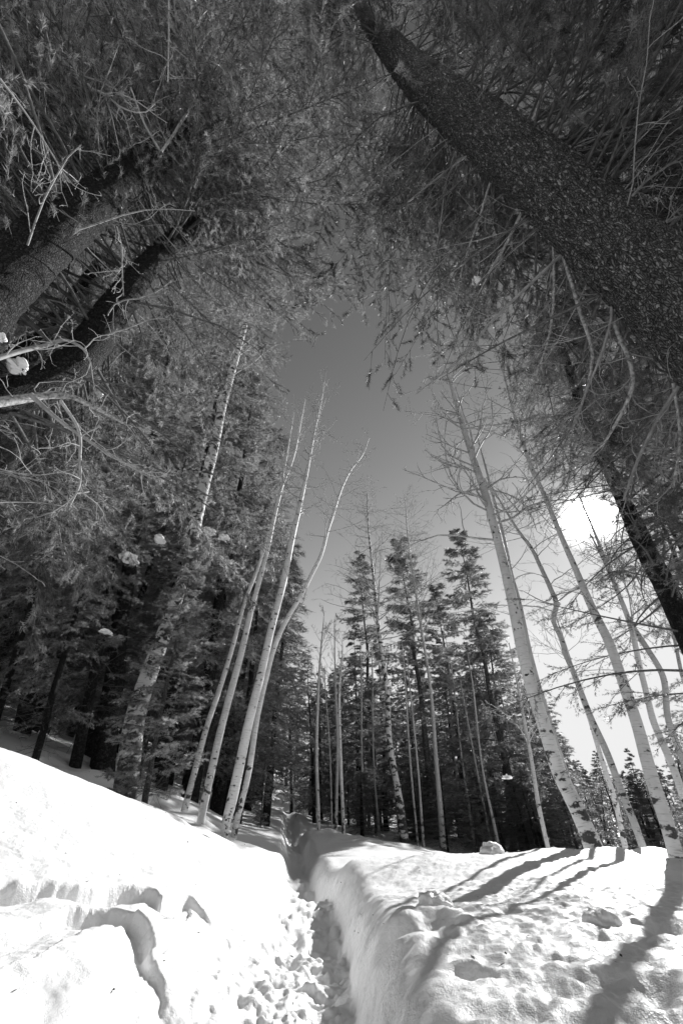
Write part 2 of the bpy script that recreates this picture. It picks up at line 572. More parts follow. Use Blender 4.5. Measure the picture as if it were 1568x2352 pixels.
def poly_dist(x, y, poly):
    """signed lateral distance (right positive) and arclength to a polyline"""
    best = np.full(x.shape, 1e9); sgn = np.zeros(x.shape); arc = np.zeros(x.shape); a0 = 0.0
    for (ax, ay), (bx, by) in zip(poly[:-1], poly[1:]):
        dx, dy = bx - ax, by - ay; ll = math.hypot(dx, dy)
        t = np.clip(((x - ax) * dx + (y - ay) * dy) / (ll * ll), 0, 1)
        d = np.hypot(x - ax - t * dx, y - ay - t * dy)
        cr = (x - ax) * dy - (y - ay) * dx
        m = d < best
        best = np.where(m, d, best); sgn = np.where(m, np.sign(cr), sgn); arc = np.where(m, a0 + t * ll, arc)
        a0 += ll
    return best * sgn, arc


trail_xy = np.concatenate([[[-0.02, -8.0], [-0.08, -2.0], [-0.10, 1.2]], trail_w[:, :2]])
trail_xy = resample(np.c_[trail_xy, np.zeros(len(trail_xy))], 70)[:, :2]
GROOVES = [   # (u, v, depth in metres), width
    ([(-40, 2028, .15), (40, 2031, .15), (120, 2033, .10), (200, 2034, .13), (300, 2031, .15), (350, 2038, .13), (372, 2056, .12), (400, 2051, .13), (440, 2047, .10), (480, 2062, .04), (503, 2090, .015), (512, 2140, .01)], 0.05),
    ([(-40, 2116, .14), (30, 2106, .12), (110, 2090, .13), (200, 2078, .19), (270, 2080, .19), (315, 2100, .14), (345, 2140, .06), (395, 2155, .045), (425, 2190, .04), (455, 2235, .04), (520, 2245, .06), (560, 2285, .09), (610, 2262, .09), (680, 2228, .08), (728, 2168, .03)], 0.06),
]
groove_w = []
for pts, wd in GROOVES:
    q = np.array([ray_ground(u, v) for u, v, _ in pts])
    rs = resample(np.c_[q[:, :2], np.zeros(len(q)), [d for _, _, d in pts]], 60)
    groove_w.append((rs[:, :2], wd, rs[:, 3], np.concatenate([[0], np.cumsum(np.linalg.norm(np.diff(rs[:, :2], axis=0), axis=1))])))
# a broken edge where the birch's shadow crosses the bank
STEP_PX = [(1010, 2085), (1040, 2098), (1075, 2108), (960, 2130)]
PITS = []
for u, v, r_, d_ in [(950, 2130, .16, .12), (1170, 2100, .08, .025), (1075, 2225, .06, .05), (1385, 2160, .10, .05), (1500, 2150, .10, .035), (1540, 2140, .08, .03),
                     (1430, 2120, .08, .03), (1290, 2085, .06, .025), (60, 2300, .12, .03), (130, 2330, .09, .025),
                     (560, 2290, .10, .08), (1290, 2270, .10, .02), (1480, 2275, .09, .03), (1390, 2260, .07, .02), (880, 2075, .1, .05)]:
    q = ray_ground(u, v); PITS.append((q[0], q[1], r_, d_))


WELLS = []
for u_, v_, D_, r_ in [(516, 1930, 9.5, .16), (464, 1872, 10.5, .15), (424, 1860, 11.5, .13), (288, 1815, 9.8, .36), (335, 1850, 8.6, .12), (597, 1912, 17, .1), (731, 1912, 17.5, .12), (789, 1918, 17, .12),
                       (95, 1735, 11, .16), (172, 1765, 12.5, .2), (240, 1775, 13, .28), (548, 1868, 16, .2), (1370, 1962, 7.3, .2), (1480, 1974, 8.0, .12), (1556, 1984, 7.0, .18)]:
    b_ = P(np.array(float(u_)), np.array(float(v_)), np.float64(D_)); WELLS.append((b_[0], b_[1], r_))


def smooth(a, b, x):
    t = np.clip((x - a) / (b - a), 0, 1)
    return t * t * (3 - 2 * t)


def ground(x, y, zones=False):
    x = np.asarray(x, float); y = np.asarray(y, float)
    r = np.hypot(x, y)
    z = gbase(x, y)
    near = np.exp(-(r / 9.0) ** 2)
    z = z + 0.05 * fbm(x * 0.8, y * 0.8, 3, 3) + 0.035 * near * fbm(x * 3.1, y * 3.1, 4, 21, 0.6)
    rightbank = smooth(0.15, 0.6, x) * near
    z = z + rightbank * (0.010 * np.abs(fbm(x * 11, y * 11, 3, 31)) * 2 + 0.011 * fbm(x * 26, y * 26, 2, 41))
    mid = smooth(8, 14, r) * np.exp(-(r / 60) ** 2)
    z = z + mid * 0.10 * fbm(x * 0.9, y * 0.9, 3, 77)
    # wobble of the crest edge
    # grooves
    m = r < 14
    for poly, wd, dpa, arcs in groove_w:
        s, arc = poly_dist(np.where(m, x, 99), np.where(m, y, 99), poly)
        s = s + 0.05 * fbm(x * 2.6, y * 2.6, 2, 55, .5) + 0.018 * fbm(x * 14, y * 14, 2, 56, .6)
        dp = np.interp(arc, arcs, dpa)
        prof = np.where(s < 0, smooth(-wd * 1.0, -wd * .1, s), np.maximum(0.62 * np.exp(-np.maximum(s, 0) / 0.5), 1 - smooth(wd * .2, wd * 1.7, s)))
        z = np.where(m, z - dp * prof * (0.9 + 0.5 * fbm(x * 2.3, y * 2.3, 2, 5)), z)
    for px, py, pr, pd in PITS:
        d = np.hypot(x - px, y - py) / (pr * (1 + 0.5 * fbm(x * 7, y * 7, 2, 91)))
        z = z - pd * np.exp(-d ** 2.4) + 0.2 * pd * np.exp(-((d - 1.7) / 0.5) ** 2)
    for wx, wy, wr_ in WELLS:                     # melt hollows round the stems
        d = np.hypot(x - wx, y - wy)
        z = z - (0.06 + .25 * wr_) * np.exp(-(d / (wr_ * 1.5 + .06)) ** 2) + 0.05 * np.exp(-((d - wr_ * 2.6 - .18) / .2) ** 2)
    # the trodden trench
    s, arc = poly_dist(x, y, trail_xy)
    far = smooth(12, 40, arc - 9)
    rr = 0.04 * fbm(x * 1.7, y * 1.7, 2, 8) + 0.022 * fbm(x * 7, y * 7, 3, 9)
    s2 = s + rr * (1 - far * .5)
    depth = 0.38 * (1 - far) + 0.10 * far
    tw_ = np.clip((s2 - 0.12) / (0.30 + 0.15 * far), 0, 1)
    wr = (1 - tw_) ** 2.4                        # steep foot, rounded lip
    nearw = 1 - smooth(7.0, 10.5, np.hypot(x, y))
    wl = smooth(-0.52 - 0.85 * nearw, -0.17 - 0.12 * nearw, s2) ** (1.0 + 0.5 * nearw)
    tr = np.minimum(wr, wl)
    floor = tr > 0.75
    z = z - depth * tr
    step = 0.05 * np.abs(np.sin(arc * 5.2 + 1.5 * np.sin(arc * 1.7)))
    z = z + np.where(tr > 0.3, tr * (0.06 * fbm(x * 6, y * 6, 4, 12, 0.65) + 0.03 * fbm(x * 19, y * 19, 2, 14) - step * smooth(0.2, 0.05, np.abs(s + .04))), 0)
    # lumpy debris at the foot of the walls
    if zones:
        return z, tr
    return z


def gz(x, y):
    return float(ground(np.array([x]), np.array([y]))[0])


az = np.concatenate([np.linspace(-46, 46, 521), np.linspace(46, 314, 60)[1:-1]])
az = np.radians(az)
rr_ = np.concatenate([[0.0], np.linspace(0.25, 1.2, 16), np.exp(np.linspace(math.log(1.23), math.log(2.45), 100)), np.arange(2.462, 4.7, .0125), np.exp(np.linspace(math.log(4.72), math.log(9.5), 90)), np.exp(np.linspace(math.log(9.6), math.log(30), 100)), np.exp(np.linspace(math.log(31), math.log(480), 40))])
R_, A_ = np.meshgrid(rr_, az, indexing='ij')
X_ = R_ * np.sin(A_); Y_ = R_ * np.cos(A_)
Z_, TR_ = ground(X_, Y_, True)
GV = np.stack([X_, Y_, Z_], -1).reshape(-1, 3)
nr, na = R_.shape
idx = np.arange(nr * na).reshape(nr, na)
F_ = np.stack([idx[:-1], idx[1:], np.roll(idx[1:], -1, 1), np.roll(idx[:-1], -1, 1)], -1).reshape(-1, 4)
trq = TR_.reshape(-1)[F_].mean(1)
cen = GV[F_].mean(1)
is_tr = (trq > 0.12) & (np.hypot(cen[:, 0], cen[:, 1]) < 60)


def sub_mesh(name, F):
    used, inv = np.unique(F, return_inverse=True)
    g = Geo(); g.add(GV[used], inv.reshape(-1, 4))
    return put(name, g, [M_SNOW])


tag(sub_mesh("snow_ground", F_[~is_tr][:, ::-1]), "deep white snow covering the sloping forest floor", None, None, "structure")
tag(sub_mesh("snow_trail", F_[is_tr][:, ::-1]), "narrow trodden trench winding through the deep snow", None, None, "structure")
del R_, A_, X_, Y_


# ------------------------------------------------------------------ trunks
def trunk_axis(px, D, tilt=0.0, tip=None, k=60, sink=0.35, ground_fit=True, extend_down=True):
    """pixel polyline (u, v, width px) + horizontal distance D of its base -> (k,4) axis x,y,z,radius.
    The axis lies in the vertical plane through the base square to the line of sight; tilt leans it towards the viewer."""
    px = np.asarray(px, float)
    b = P(px[0, 0], px[0, 1], np.float64(D))
    n = np.array([b[0], b[1], 0.0]); n /= np.linalg.norm(n)
    d = ray(px[:, 0], px[:, 1]); c = np.array([0, 0, CZ])
    # plane through b: (p-b).(n + tilt*z) = 0
    nn = n + np.array([0, 0, tilt])
    t = ((b - c) @ nn) / (d @ nn)
    p = c + d * t[:, None]
    rng_ = np.linalg.norm(p - c, axis=1)
    r = px[:, 2] / np.linalg.norm(d, axis=1) * rng_ / 2
    a = np.c_[p, r]
    if tip:
        e = unit((a[-1, :3] - a[-3, :3])[None])[0]
        e = unit((e + np.array([0, 0, 0.4]))[None])[0]
        q = np.r_[a[-1, :3] + e * tip, 0.012]
        a = np.vstack([a, q])
    if extend_down:
        g0 = gz(a[0, 0], a[0, 1])
        dn = unit((a[0, :3] - a[1, :3])[None])[0]
        dn = unit((dn + np.array([0, 0, -1.5]))[None])[0]
        drop = max(0.0, a[0, 2] - g0) + sink
        q = np.r_[a[0, :3] + dn * drop, a[0, 3] * (1.0 + 0.12 * min(drop, 2))]
        a = np.vstack([q, a])
    return resample(a, k)


def trunk_geo(ax, sides=18, lump=0.06, seed=0, bark=None):
    """tube with uv in metres; bark adds real plates"""
    k = len(ax)
    T = unit(np.gradient(ax[:, :3], axis=0))
    ref = np.array([0.3, 0.95, 0.05])
    Nn = unit(np.cross(T, ref)); B = np.cross(T, Nn)
    an = np.arange(sides + 1) * 2 * PI / sides
    ln = np.concatenate([[0], np.cumsum(np.linalg.norm(np.diff(ax[:, :3], axis=0), axis=1))])
    rm = ax[:, 3].mean()
    U = np.repeat((an * rm)[None], k, 0); Vv = np.repeat(ln[:, None], sides + 1, 1)
    Rr = np.repeat(ax[:, 3][:, None], sides + 1, 1)
    ca, sa = np.cos(an)[None], np.sin(an)[None]
    Rr = Rr * (1 + lump * (fbm(ca * 1.3 + seed + 0 * Vv, Vv * 1.6 + sa * 1.3, 3, seed) + 0.4 * fbm(ca * 3 + Vv * 3, sa * 3 + Vv * 2, 2, seed + 3)))
    if bark is not None:
        cell, cellv, dep = bark
        nper = max(6, round(2 * PI * rm / cell))
        uu = an[None] / (2 * PI) * nper + 0 * Vv
        vv = Vv / cellv
        uu2 = uu + 0.5 * fbm(ca * 4 + vv * .8, sa * 4 + vv * 0.8, 2, 4); vv2 = vv + 0.6 * fbm(ca * 5 + vv * .6, sa * 5 - vv * .6, 2, 6)
        f1, f2, ci = cells(uu2, vv2, seed + 13, nper)
        edge = np.clip((f2 - f1) / 0.28, 0, 1)
        Rr = Rr + dep * (edge ** 0.6 * (0.45 + 0.75 * ci) + 0.25 * fbm(uu * 2.7, vv * 2.7, 2, 3))
    Vx = ax[:, None, :3] + Rr[..., None] * (ca[..., None] * Nn[:, None] + sa[..., None] * B[:, None])
    ii = np.arange(k * (sides + 1)).reshape(k, sides + 1)
    F = np.stack([ii[:-1, :-1], ii[:-1, 1:], ii[1:, 1:], ii[1:, :-1]], -1).reshape(-1, 4)
    uv = np.stack([U, Vv], -1).reshape(-1, 2)[F.ravel()]
    Vx = Vx.reshape(-1, 3)
    # weld the seam's shape
    Vx.reshape(k, sides + 1, 3)[:, -1] = Vx.reshape(k, sides + 1, 3)[:, 0]
    g = Geo(); g.add(Vx, F)
    return g, uv


def axis_at(ax, h):
    """point and radius of a trunk axis at height z=h"""
    z = ax[:, 2]
    o = np.argsort(z)
    return np.stack([np.interp(h, z[o], ax[o, i]) for i in range(4)], -1)


# ------------------------------------------------------------------ conifer crowns
def conifer(base, azm, Ln, rise, droop, r, nsec=14, nt=5, s0=0.15, sec=0.42, prune_fn=None, hang=0.15, k=9, rl=0.0085, wig=0.04, twig_r=0.0035, fj=0.25, sw=0.10, q0=0.12, gaps=0.0):
    """limbs with side shoots. -> tube lists and foliage (pos, dir)"""
    n = len(base)
    s = np.linspace(0, 1, k)
    dh = np.stack([np.sin(azm), np.cos(azm), 0 * azm], -1)
    side = np.stack([dh[:, 1], -dh[:, 0], 0 * azm], -1)
    wv = r.normal(size=(n, 2)) * wig * 3
    Lp = base[:, None] + Ln[:, None, None] * (dh[:, None] * s[None, :, None] + np.array([0, 0, 1.0]) * (rise[:, None] * s - droop[:, None] * s ** 2)[..., None]
         + side[:, None] * (wv[:, :1] * s ** 2 + wv[:, 1:] * np.sin(s * 4) * 0.3)[..., None])
    Lr = np.maximum((rl * Ln ** 0.8)[:, None] * (1 - 0.85 * s), 0.003)
    if prune_fn is not None:
        bad = prune_fn(Lp, 8, r)
        cut = np.where(bad.any(1), bad.argmax(1), k)      # first bad point
    else:
        cut = np.full(n, k)
    # side shoots
    ss = s0 + (1 - s0) * (np.arange(nsec)[None] + r.uniform(0, 1, (n, nsec))) / nsec
    fi = ss * (k - 1); i0 = np.clip(fi.astype(int), 0, k - 2); ft = (fi - i0)[..., None]
    ar = np.arange(n)[:, None]
    O = Lp[ar, i0] * (1 - ft) + Lp[ar, i0 + 1] * ft
    tg = unit(Lp[ar, i0 + 1] - Lp[ar, i0])
    ang = np.where(np.arange(nsec)[None] % 2 == 0, 1, -1) * r.uniform(0.5, 1.15, (n, nsec))
    sd2 = np.cross(tg, np.array([0, 0, 1.0]))
    d2 = unit(tg * np.cos(ang)[..., None] + sd2 * np.sin(ang)[..., None] + np.array([0, 0, 1.0]) * r.normal(0.0, 0.22, (n, nsec))[..., None] - np.array([0, 0, hang]))
    l2 = (sec * Ln[:, None] * (1 - ss * 0.82) ** 0.8 * r.uniform(0.55, 1.15, (n, nsec)) + 0.10)
    alive = (i0 < cut[:, None])
    S = curves(O.reshape(-1, 3), d2.reshape(-1, 3), l2.ravel(), 4, sw, -hang * 0.4, r)
    al = alive.ravel().copy()
    if gaps:                       # shoots come in clumps along the limb
        ph_ = r.uniform(0, 6.3, (n, 1)); al &= (np.sin(ss * 17 + ph_) + r.normal(0, .5, ss.shape) > -1 + 2 * gaps - .35).ravel()
    if prune_fn is not None:
        al &= ~prune_fn(S[:, 2], 5, r) & ~prune_fn(S[:, 3], 5, r)
    S = S[al]; l2f = l2.ravel()[al]
    # foliage along the shoots
    q = (np.arange(nt) + r.uniform(0.2, 1.0, (len(S), nt))) / nt
    q = q0 + (1 - q0) * q
    fq = q * 3; j0 = np.clip(fq.astype(int), 0, 2); jt = (fq - j0)[..., None]
    ar2 = np.arange(len(S))[:, None]
    FP = S[ar2, j0] * (1 - jt) + S[ar2, j0 + 1] * jt
    FD = unit(S[ar2, j0 + 1] - S[ar2, j0]) + r.normal(0, fj, FP.shape)
    FP = FP.reshape(-1, 3); FD = unit(FD.reshape(-1, 3))
    FP = FP + r.normal(0, 0.008, FP.shape)
    if prune_fn is not None and len(FP):
        ok = ~prune_fn(FP, 3, r)
        FP, FD = FP[ok], FD[ok]
    keep = cut >= 3
    Lk = Lp.copy(); Rk = Lr.copy()
    for i in np.nonzero((cut < k) & keep)[0]:
        c = cut[i]; t = np.linspace(0, c - 1, k)
        Lk[i] = np.stack([np.interp(t, np.arange(k), Lp[i, :, a]) for a in range(3)], -1)
    return (Lk[keep], Rk[keep]), (S, np.repeat((twig_r + 0 * l2f)[:, None], 4, 1) * np.array([1.3, 1, .8, .4])), (FP, FD)


def crown_geo(res, templ, r, scale=(0.8, 1.2), limb_sides=5, g=None, limb=True):
    (Lk, Rk), (S, Sr), (FP, FD) = res
    g = g or Geo()
    if limb and len(Lk):
        g.add(*tubes(Lk, Rk, limb_sides), mi=1)
    if len(S):
        g.add(*tubes(S, Sr, 3), mi=1)
    if len(FP):
        which = r.integers(0, len(templ), len(FP))
        for i, T in enumerate(templ):
            m = which == i
            if m.any():
                V = place(T, FP[m], FD[m], r.uniform(0, 2 * PI, m.sum()), r.uniform(*scale, m.sum()))
                g.soup(V, 0)
    return g


def tree_limbs(ax, z0, z1, n, Lfun, r, az0=None, azw=PI, rise=(0.0, 0.3), droop=(0.2, 0.5), bare_to=0.0):
    h = z0 + (z1 - z0) * (np.arange(n) + r.uniform(0, 1, n)) / n
    b = axis_at(ax, h)
    t = (h - z0) / (z1 - z0)
    azm = r.uniform(0, 2 * PI, n) if az0 is None else az0 + r.uniform(-azw, azw, n)
    if bare_to:                     # no living boughs low on the side that faces the trail
        tc_ = np.arctan2(-b[:, 0], -b[:, 1])
        dlt = (azm - tc_ + PI) % (2 * PI) - PI
        low = (np.abs(dlt) < 1.15) & (h < bare_to)
        azm = np.where(low, tc_ + np.sign(dlt) * (1.15 + r.uniform(0, 1.9, n)), azm)
    Ln = np.array([Lfun(x) for x in t]) * r.uniform(0.7, 1.15, n)
    return b[:, :3], azm, Ln, r.uniform(*rise, n), r.uniform(*droop, n)


# ------------------------------------------------------------------ bare branching crowns
def bare_crown(P0, D0, L0, R0, r, m2=6, m3=5, wig=0.10, up=0.04, ratio=(0.5, 0.5), k=7, prune_fn=None, spread=0.8, tip_r=0.0028):
    g = Geo()
    C1 = curves(P0, D0, L0, k, wig, up, r)
    R1 = np.maximum(R0[:, None] * np.linspace(1, 0.3, k), tip_r)
    if prune_fn is not None:
        ok = ~prune_fn(C1[:, -1], 3, r); C1, R1, L0 = C1[ok], R1[ok], L0[ok]
    g.add(*tubes(C1, R1, 4))
    lv = (C1, R1, L0)
    for m, ra, kk in ((m2, ratio[0], 6), (m3, ratio[1], 4)):
        C, R, Lx = lv
        n, kc, _ = C.shape
        if n == 0 or m == 0:
            break
        s = r.uniform(0.22, 0.98, (n, m)); s[:, 0] = 0.97
        f = s * (kc - 1); i0 = np.clip(f.astype(int), 0, kc - 2); ft = (f - i0)[..., None]
        ar = np.arange(n)[:, None]
        O = C[ar, i0] * (1 - ft) + C[ar, i0 + 1] * ft
        tg = unit(C[ar, i0 + 1] - C[ar, i0])
        d = unit(tg + r.normal(0, spread, tg.shape))
        ln = Lx[:, None] * ra * r.uniform(0.35, 1.1, (n, m)) * (1.1 - 0.6 * s)
        rad0 = np.maximum(np.take_along_axis(R, i0, 1) * 0.6, tip_r)
        C2 = curves(O.reshape(-1, 3), d.reshape(-1, 3), ln.ravel(), kk, wig * 1.2, up, r)
        R2 = np.maximum(rad0.ravel()[:, None] * np.linspace(1, 0.4, kk), tip_r * 0.8)
        l2 = ln.ravel()
        if prune_fn is not None:
            ok = ~prune_fn(C2[:, -1], 3, r); C2, R2, l2 = C2[ok], R2[ok], l2[ok]
        g.add(*tubes(C2, R2, 3))
        lv = (C2, R2, l2)
    return g


def aspen_branches(ax, z0, n, Lm, r, upang=(0.3, 0.9), top_short=0.4, rmul=0.35):
    z1 = ax[:, 2].max() - 0.05
    t = r.uniform(0, 1, n) ** 0.8
    h = z0 + (z1 - z0) * t
    b = axis_at(ax, h)
    azm = r.uniform(0, 2 * PI, n); el = r.uniform(*upang, n)
    D = np.stack([np.sin(azm) * np.cos(el), np.cos(azm) * np.cos(el), np.sin(el)], -1)
    Ln = Lm * (1 - (1 - top_short) * t) * r.uniform(0.6, 1.2, n)
    return b[:, :3], D, Ln, np.clip(b[:, 3] * rmul, 0.006, 0.03)


KNOT_MESH = None


def knot_mesh():
    global KNOT_MESH
    if KNOT_MESH is None:
        a = np.arange(9) * 2 * PI / 9
        ring = [(0.0, 0.0)] + [(math.cos(x), math.sin(x)) for x in a]
        r = np.random.default_rng(3)
        V = [(0.35, 0, 0)]
        for q, hgt in ((0.45, 0.42), (0.8, 0.3), (1.0, -0.5)):
            for x in a:
                V.append((hgt, q * math.cos(x) * (1 + 0.12 * r.normal()), q * 0.72 * math.sin(x) * (1 + 0.12 * r.normal())))
        F3 = [(0, 1 + i, 1 + (i + 1) % 9) for i in range(9)]
        F4 = []
        for l in range(2):
            for i in range(9):
                A = 1 + l * 9
                F4.append((A + i, A + 9 + i, A + 9 + (i + 1) % 9, A + (i + 1) % 9))
        g = Geo(); g.add(np.array(V), np.array(F3)); g.add(np.zeros((0, 3)), np.zeros((0, 4), int))
        g.f.append((np.array(F4, np.int32), 0, True))
        KNOT_MESH = g.mesh("knot", [M_KNOT])
    return KNOT_MESH


def add_knots(root, ax, n, r, size=(0.018, 0.035), zr=None):
    """branch scars on the side of the trunk that faces the trail"""
    zs = r.uniform(*(zr or (ax[:, 2].min() + 0.5, ax[:, 2].min() + 0.6 * (ax[:, 2].max() - ax[:, 2].min()))), n)
    for z in zs:
        b = axis_at(ax, np.array([z]))[0]
        to = np.array([-b[0], -b[1], 0]); a0 = math.atan2(to[1], to[0]) + r.uniform(-1.2, 1.2)
        dv = np.array([math.cos(a0), math.sin(a0), 0])
        o = bpy.data.objects.new("knot", knot_mesh()); COL.objects.link(o); o.parent = root
        o.location = tuple(b[:3] + dv * b[3] * 0.97 - np.array(root.location))
        o.rotation_euler = (r.uniform(-.3, .3), 0, a0)
        s = r.uniform(*size)
        o.scale = (s * 0.5, s, s)


def surf_pt(ax, u, v, off=0.002):
    """point on a trunk's surface seen at a pixel"""
    d = ray(u, v); d = d / np.linalg.norm(d); c = np.array([0, 0, CZ])
    q = ax[:, :3] - c
    t = q @ d
    dist = np.linalg.norm(q - t[:, None] * d, axis=1)
    i = int(np.argmin(dist / np.maximum(t, .1)))
    b, r = dist[i], ax[i, 3]
    back = math.sqrt(max(r * r - min(b, r * 0.97) ** 2, 0))
    return c + d * (t[i] - back - off)


def carve(root, ax, strokes, wr=0.005):
    for st in strokes:
        st = np.asarray(st, float)
        st = resample(np.c_[st, np.zeros(len(st))], max(6, 3 * len(st)))[:, :2]
        Pn = np.array([surf_pt(ax, u, v) for u, v in st])
        g = Geo(); g.add(*tubes(Pn[None], np.full((1, len(Pn)), wr), 5))
        put("carving", g, [M_KNOT], root)


def make_aspen(label, px, D, tip=1.5, bark=None, z0=None, n=22, Lm=1.3, tilt=0.0, m2=6, m3=4, seed=0, knots=0, group=None, sides=20, k=70, upang=(0.3, 0.9),
               up=0.03, wig=0.11, prn=False, name="aspen_tree", ksize=(0.016, 0.03), fatness=0.72, tip_r=.003, **kw):
    r = np.random.default_rng(1000 + seed)
    px = np.array(px, float); px[:, 2] *= fatness
    ax = trunk_axis(px, D, tilt, tip, k, **kw)
    root = thing(name, label, "aspen", ax[0, :3] + np.array([0, 0, 0.3]), group)
    g, uv = trunk_geo(ax, sides, 0.05, seed)
    put("trunk", g, [bark or M_ASPEN], root, uv=uv)
    if n:
        zz = z0 if z0 is not None else ax[0, 2] + 0.5 * (ax[-1, 2] - ax[0, 2])
        b, d, l, r0 = aspen_branches(ax, zz, n, Lm, r, upang)
        cg = bare_crown(b, d, l, r0, r, m2, m3, wig, up, prune_fn=None, tip_r=tip_r)
        put("crown", cg, [M_TWIG], root)
    if knots:
        add_knots(root, ax, knots, r, ksize)
    return root, ax


# ------------------------------------------------------------------ shared conifers
T_TUFT = [needle_tuft(13, 0.10, 0.010, rng, (.35, 1.15)) for _ in range(4)]
T_TUFTN = [needle_tuft(15, 0.060, 0.0048, rng, (.3, 1.1), .07) for _ in range(4)]
T_FIR = [fir_spray(15, 0.20, 0.05, 0.008, rng) for _ in range(4)]
T_FIRN = [fir_spray(18, 0.11, 0.034, 0.0052, rng) for _ in range(5)]
T_BURST = [needle_tuft(44, 0.066, 0.0046, rng, (.25, 1.55), .11) for _ in range(4)]
T_FAR = [needle_tuft(9, 0.15, 0.02, rng, (0.3, 1.3)) for _ in range(4)]

VARIANTS = {}


def variant(kind, seed, H, rad_, n, templ, nsec, nt, droop, rise, cb=0.12, sparse=1.0, trunk_r=0.13, barkm=None, dead=0):
    r = np.random.default_rng(500 + seed)
    zz = np.linspace(-0.4, H, 24)
    wob = np.cumsum(r.normal(0, 0.02, (24, 2)), 0)
    ax = np.c_[wob, zz, trunk_r * np.clip(1 - zz / H, 0.03, 1.05)]
    g, uv = trunk_geo(ax, 10, 0.08, seed)
    tm = g.mesh("trunk", [barkm or M_BARK], (0, 0, 0), uv)
    TRI_TOTAL[0] += g.ntri()
    b, azm, Ln, ri, dr = tree_limbs(ax, H * cb, H * 0.985, n, lambda t: rad_ * ((1 - t) ** 0.75 * (0.75 + 0.25 * min(1, t * 6))) + 0.16, r, rise=rise, droop=droop)
    res = conifer(b, azm, Ln, ri, dr, r, nsec, nt)
    g = crown_geo(res, templ, r)
    if dead:
        b, azm, Ln, ri, dr = tree_limbs(ax, H * 0.06, H * cb * 1.6, dead, lambda t: rad_ * 0.8, r, rise=(-.1, .2), droop=(0.1, .5))
        d = np.stack([np.sin(azm), np.cos(azm), r.uniform(-.3, .2, dead)], -1)
        dg = bare_crown(b, d, Ln, np.full(dead, 0.010), r, 5, 3, 0.12, -0.01)
        for V, (F, _, sm) in zip(dg.v, dg.f):
            g.add(V, F - F.min(), 1, sm)
    cm = g.mesh("crown", [M_FARN if kind == 'far' else (M_FIR if kind in ('fir', 'high') else M_NEED), M_LIMB])
    TRI_TOTAL[0] += g.ntri()
    VARIANTS.setdefault(kind, []).append((tm, cm, H))


for i in range(2):
    variant('pine', i, 12, 1.6, 125, T_TUFT, 14, 6, (0.0, .25), (0.1, .5), 0.05, trunk_r=0.10, barkm=M_BARKL, dead=14)
for i in range(2):
    variant('fir', 10 + i, 13, 1.5, 112, T_FIR, 13, 6, (0.1, .45), (-0.15, .15), 0.08, trunk_r=0.13)
for i in range(2):
    variant('tall', 20 + i, 17, 1.9, 100, T_TUFT, 15, 6, (0.1, .5), (-0.05, .25), 0.11, trunk_r=0.16, dead=22)
for i in range(1):
    variant('high', 40 + i, 20, 2.6, 110, T_FIR, 15, 6, (0.1, .5), (-0.05, .25), 0.52, trunk_r=0.2)
for i in range(2):
    variant('far', 30 + i, 14, 1.7, 84, T_FAR, 10, 5, (0.1, .45), (-0.1, .2), 0.08, trunk_r=0.14)


def put_conifer(name, label, kind, vi, base, top, group=None, cat="pine", fat=1.0):
    tm, cm, H = VARIANTS[kind][vi % len(VARIANTS[kind])]
    base = np.asarray(base, float); top = np.asarray(top, float)
    root = thing(name, label, cat, base, group)
    v = top - base; h = np.linalg.norm(v)
    q = Vector((0, 0, 1)).rotation_difference(Vector(v))
    spin = Matrix.Rotation(rng.uniform(0, 2 * PI), 4, 'Z')
    root.rotation_euler = (q.to_matrix().to_4x4() @ spin).to_euler()
    s = h / H; root.scale = (s * fat, s * fat, s)
    for nm, me in (("trunk", tm), ("crown", cm)):
        o = bpy.data.objects.new(nm, me); COL.objects.link(o); o.parent = root
    return root


def px_conifer(name, label, kind, vi, b, t, D, fat=1.0, cat="pine", group=None, tilt=0.0):
    """base pixel, top pixel, distance"""
    ub, vb = b
    base = P(float(ub), float(vb), np.float64(D))
    n = np.array([base[0], base[1], 0]); n /= np.linalg.norm(n)
    nn = n + np.array([0, 0, tilt])
    d = ray(*[float(x) for x in t]); c = np.array([0, 0, CZ])
    top = c + d * (((base - c) @ nn) / (d @ nn))
    base[2] = gz(base[0], base[1]) - 0.05
    return put_conifer(name, label, kind, vi, base, top, group, cat, fat)


# needled boughs, shared by the big near trees
BOUGHS = {}


def make_boughs(kind, templ, mats, nsec=28, nt=12, seed=0, droop=0.22, sec=.30, **kw):
    out = []
    for i in range(4):
        r = np.random.default_rng(700 + seed + i)
        res = conifer(np.zeros((1, 3)), np.array([PI / 2]), np.array([3.0]), np.array([0.05]), np.array([droop]), r, nsec, nt, 0.14, sec, hang=0.2, rl=.0062, wig=.10, **kw)
        g = crown_geo(res, templ, r)
        TRI_TOTAL[0] += g.ntri()
        out.append(g.mesh("bough", mats))
    BOUGHS[kind] = out


make_boughs('pine', T_TUFTN, [M_LIT, M_LIMB], 60, 8, seed=0, sec=.24, sw=.24, gaps=.4)
make_boughs('fir', T_FIRN, [M_FIR, M_LIMB], 46, 9, seed=20, sec=.26, sw=.18, gaps=.35)
make_boughs('hang', T_BURST, [M_SHADE, M_LIMB], 54, 4, seed=40, droop=0.45, sec=.24, sw=.2, q0=.42, gaps=.35)


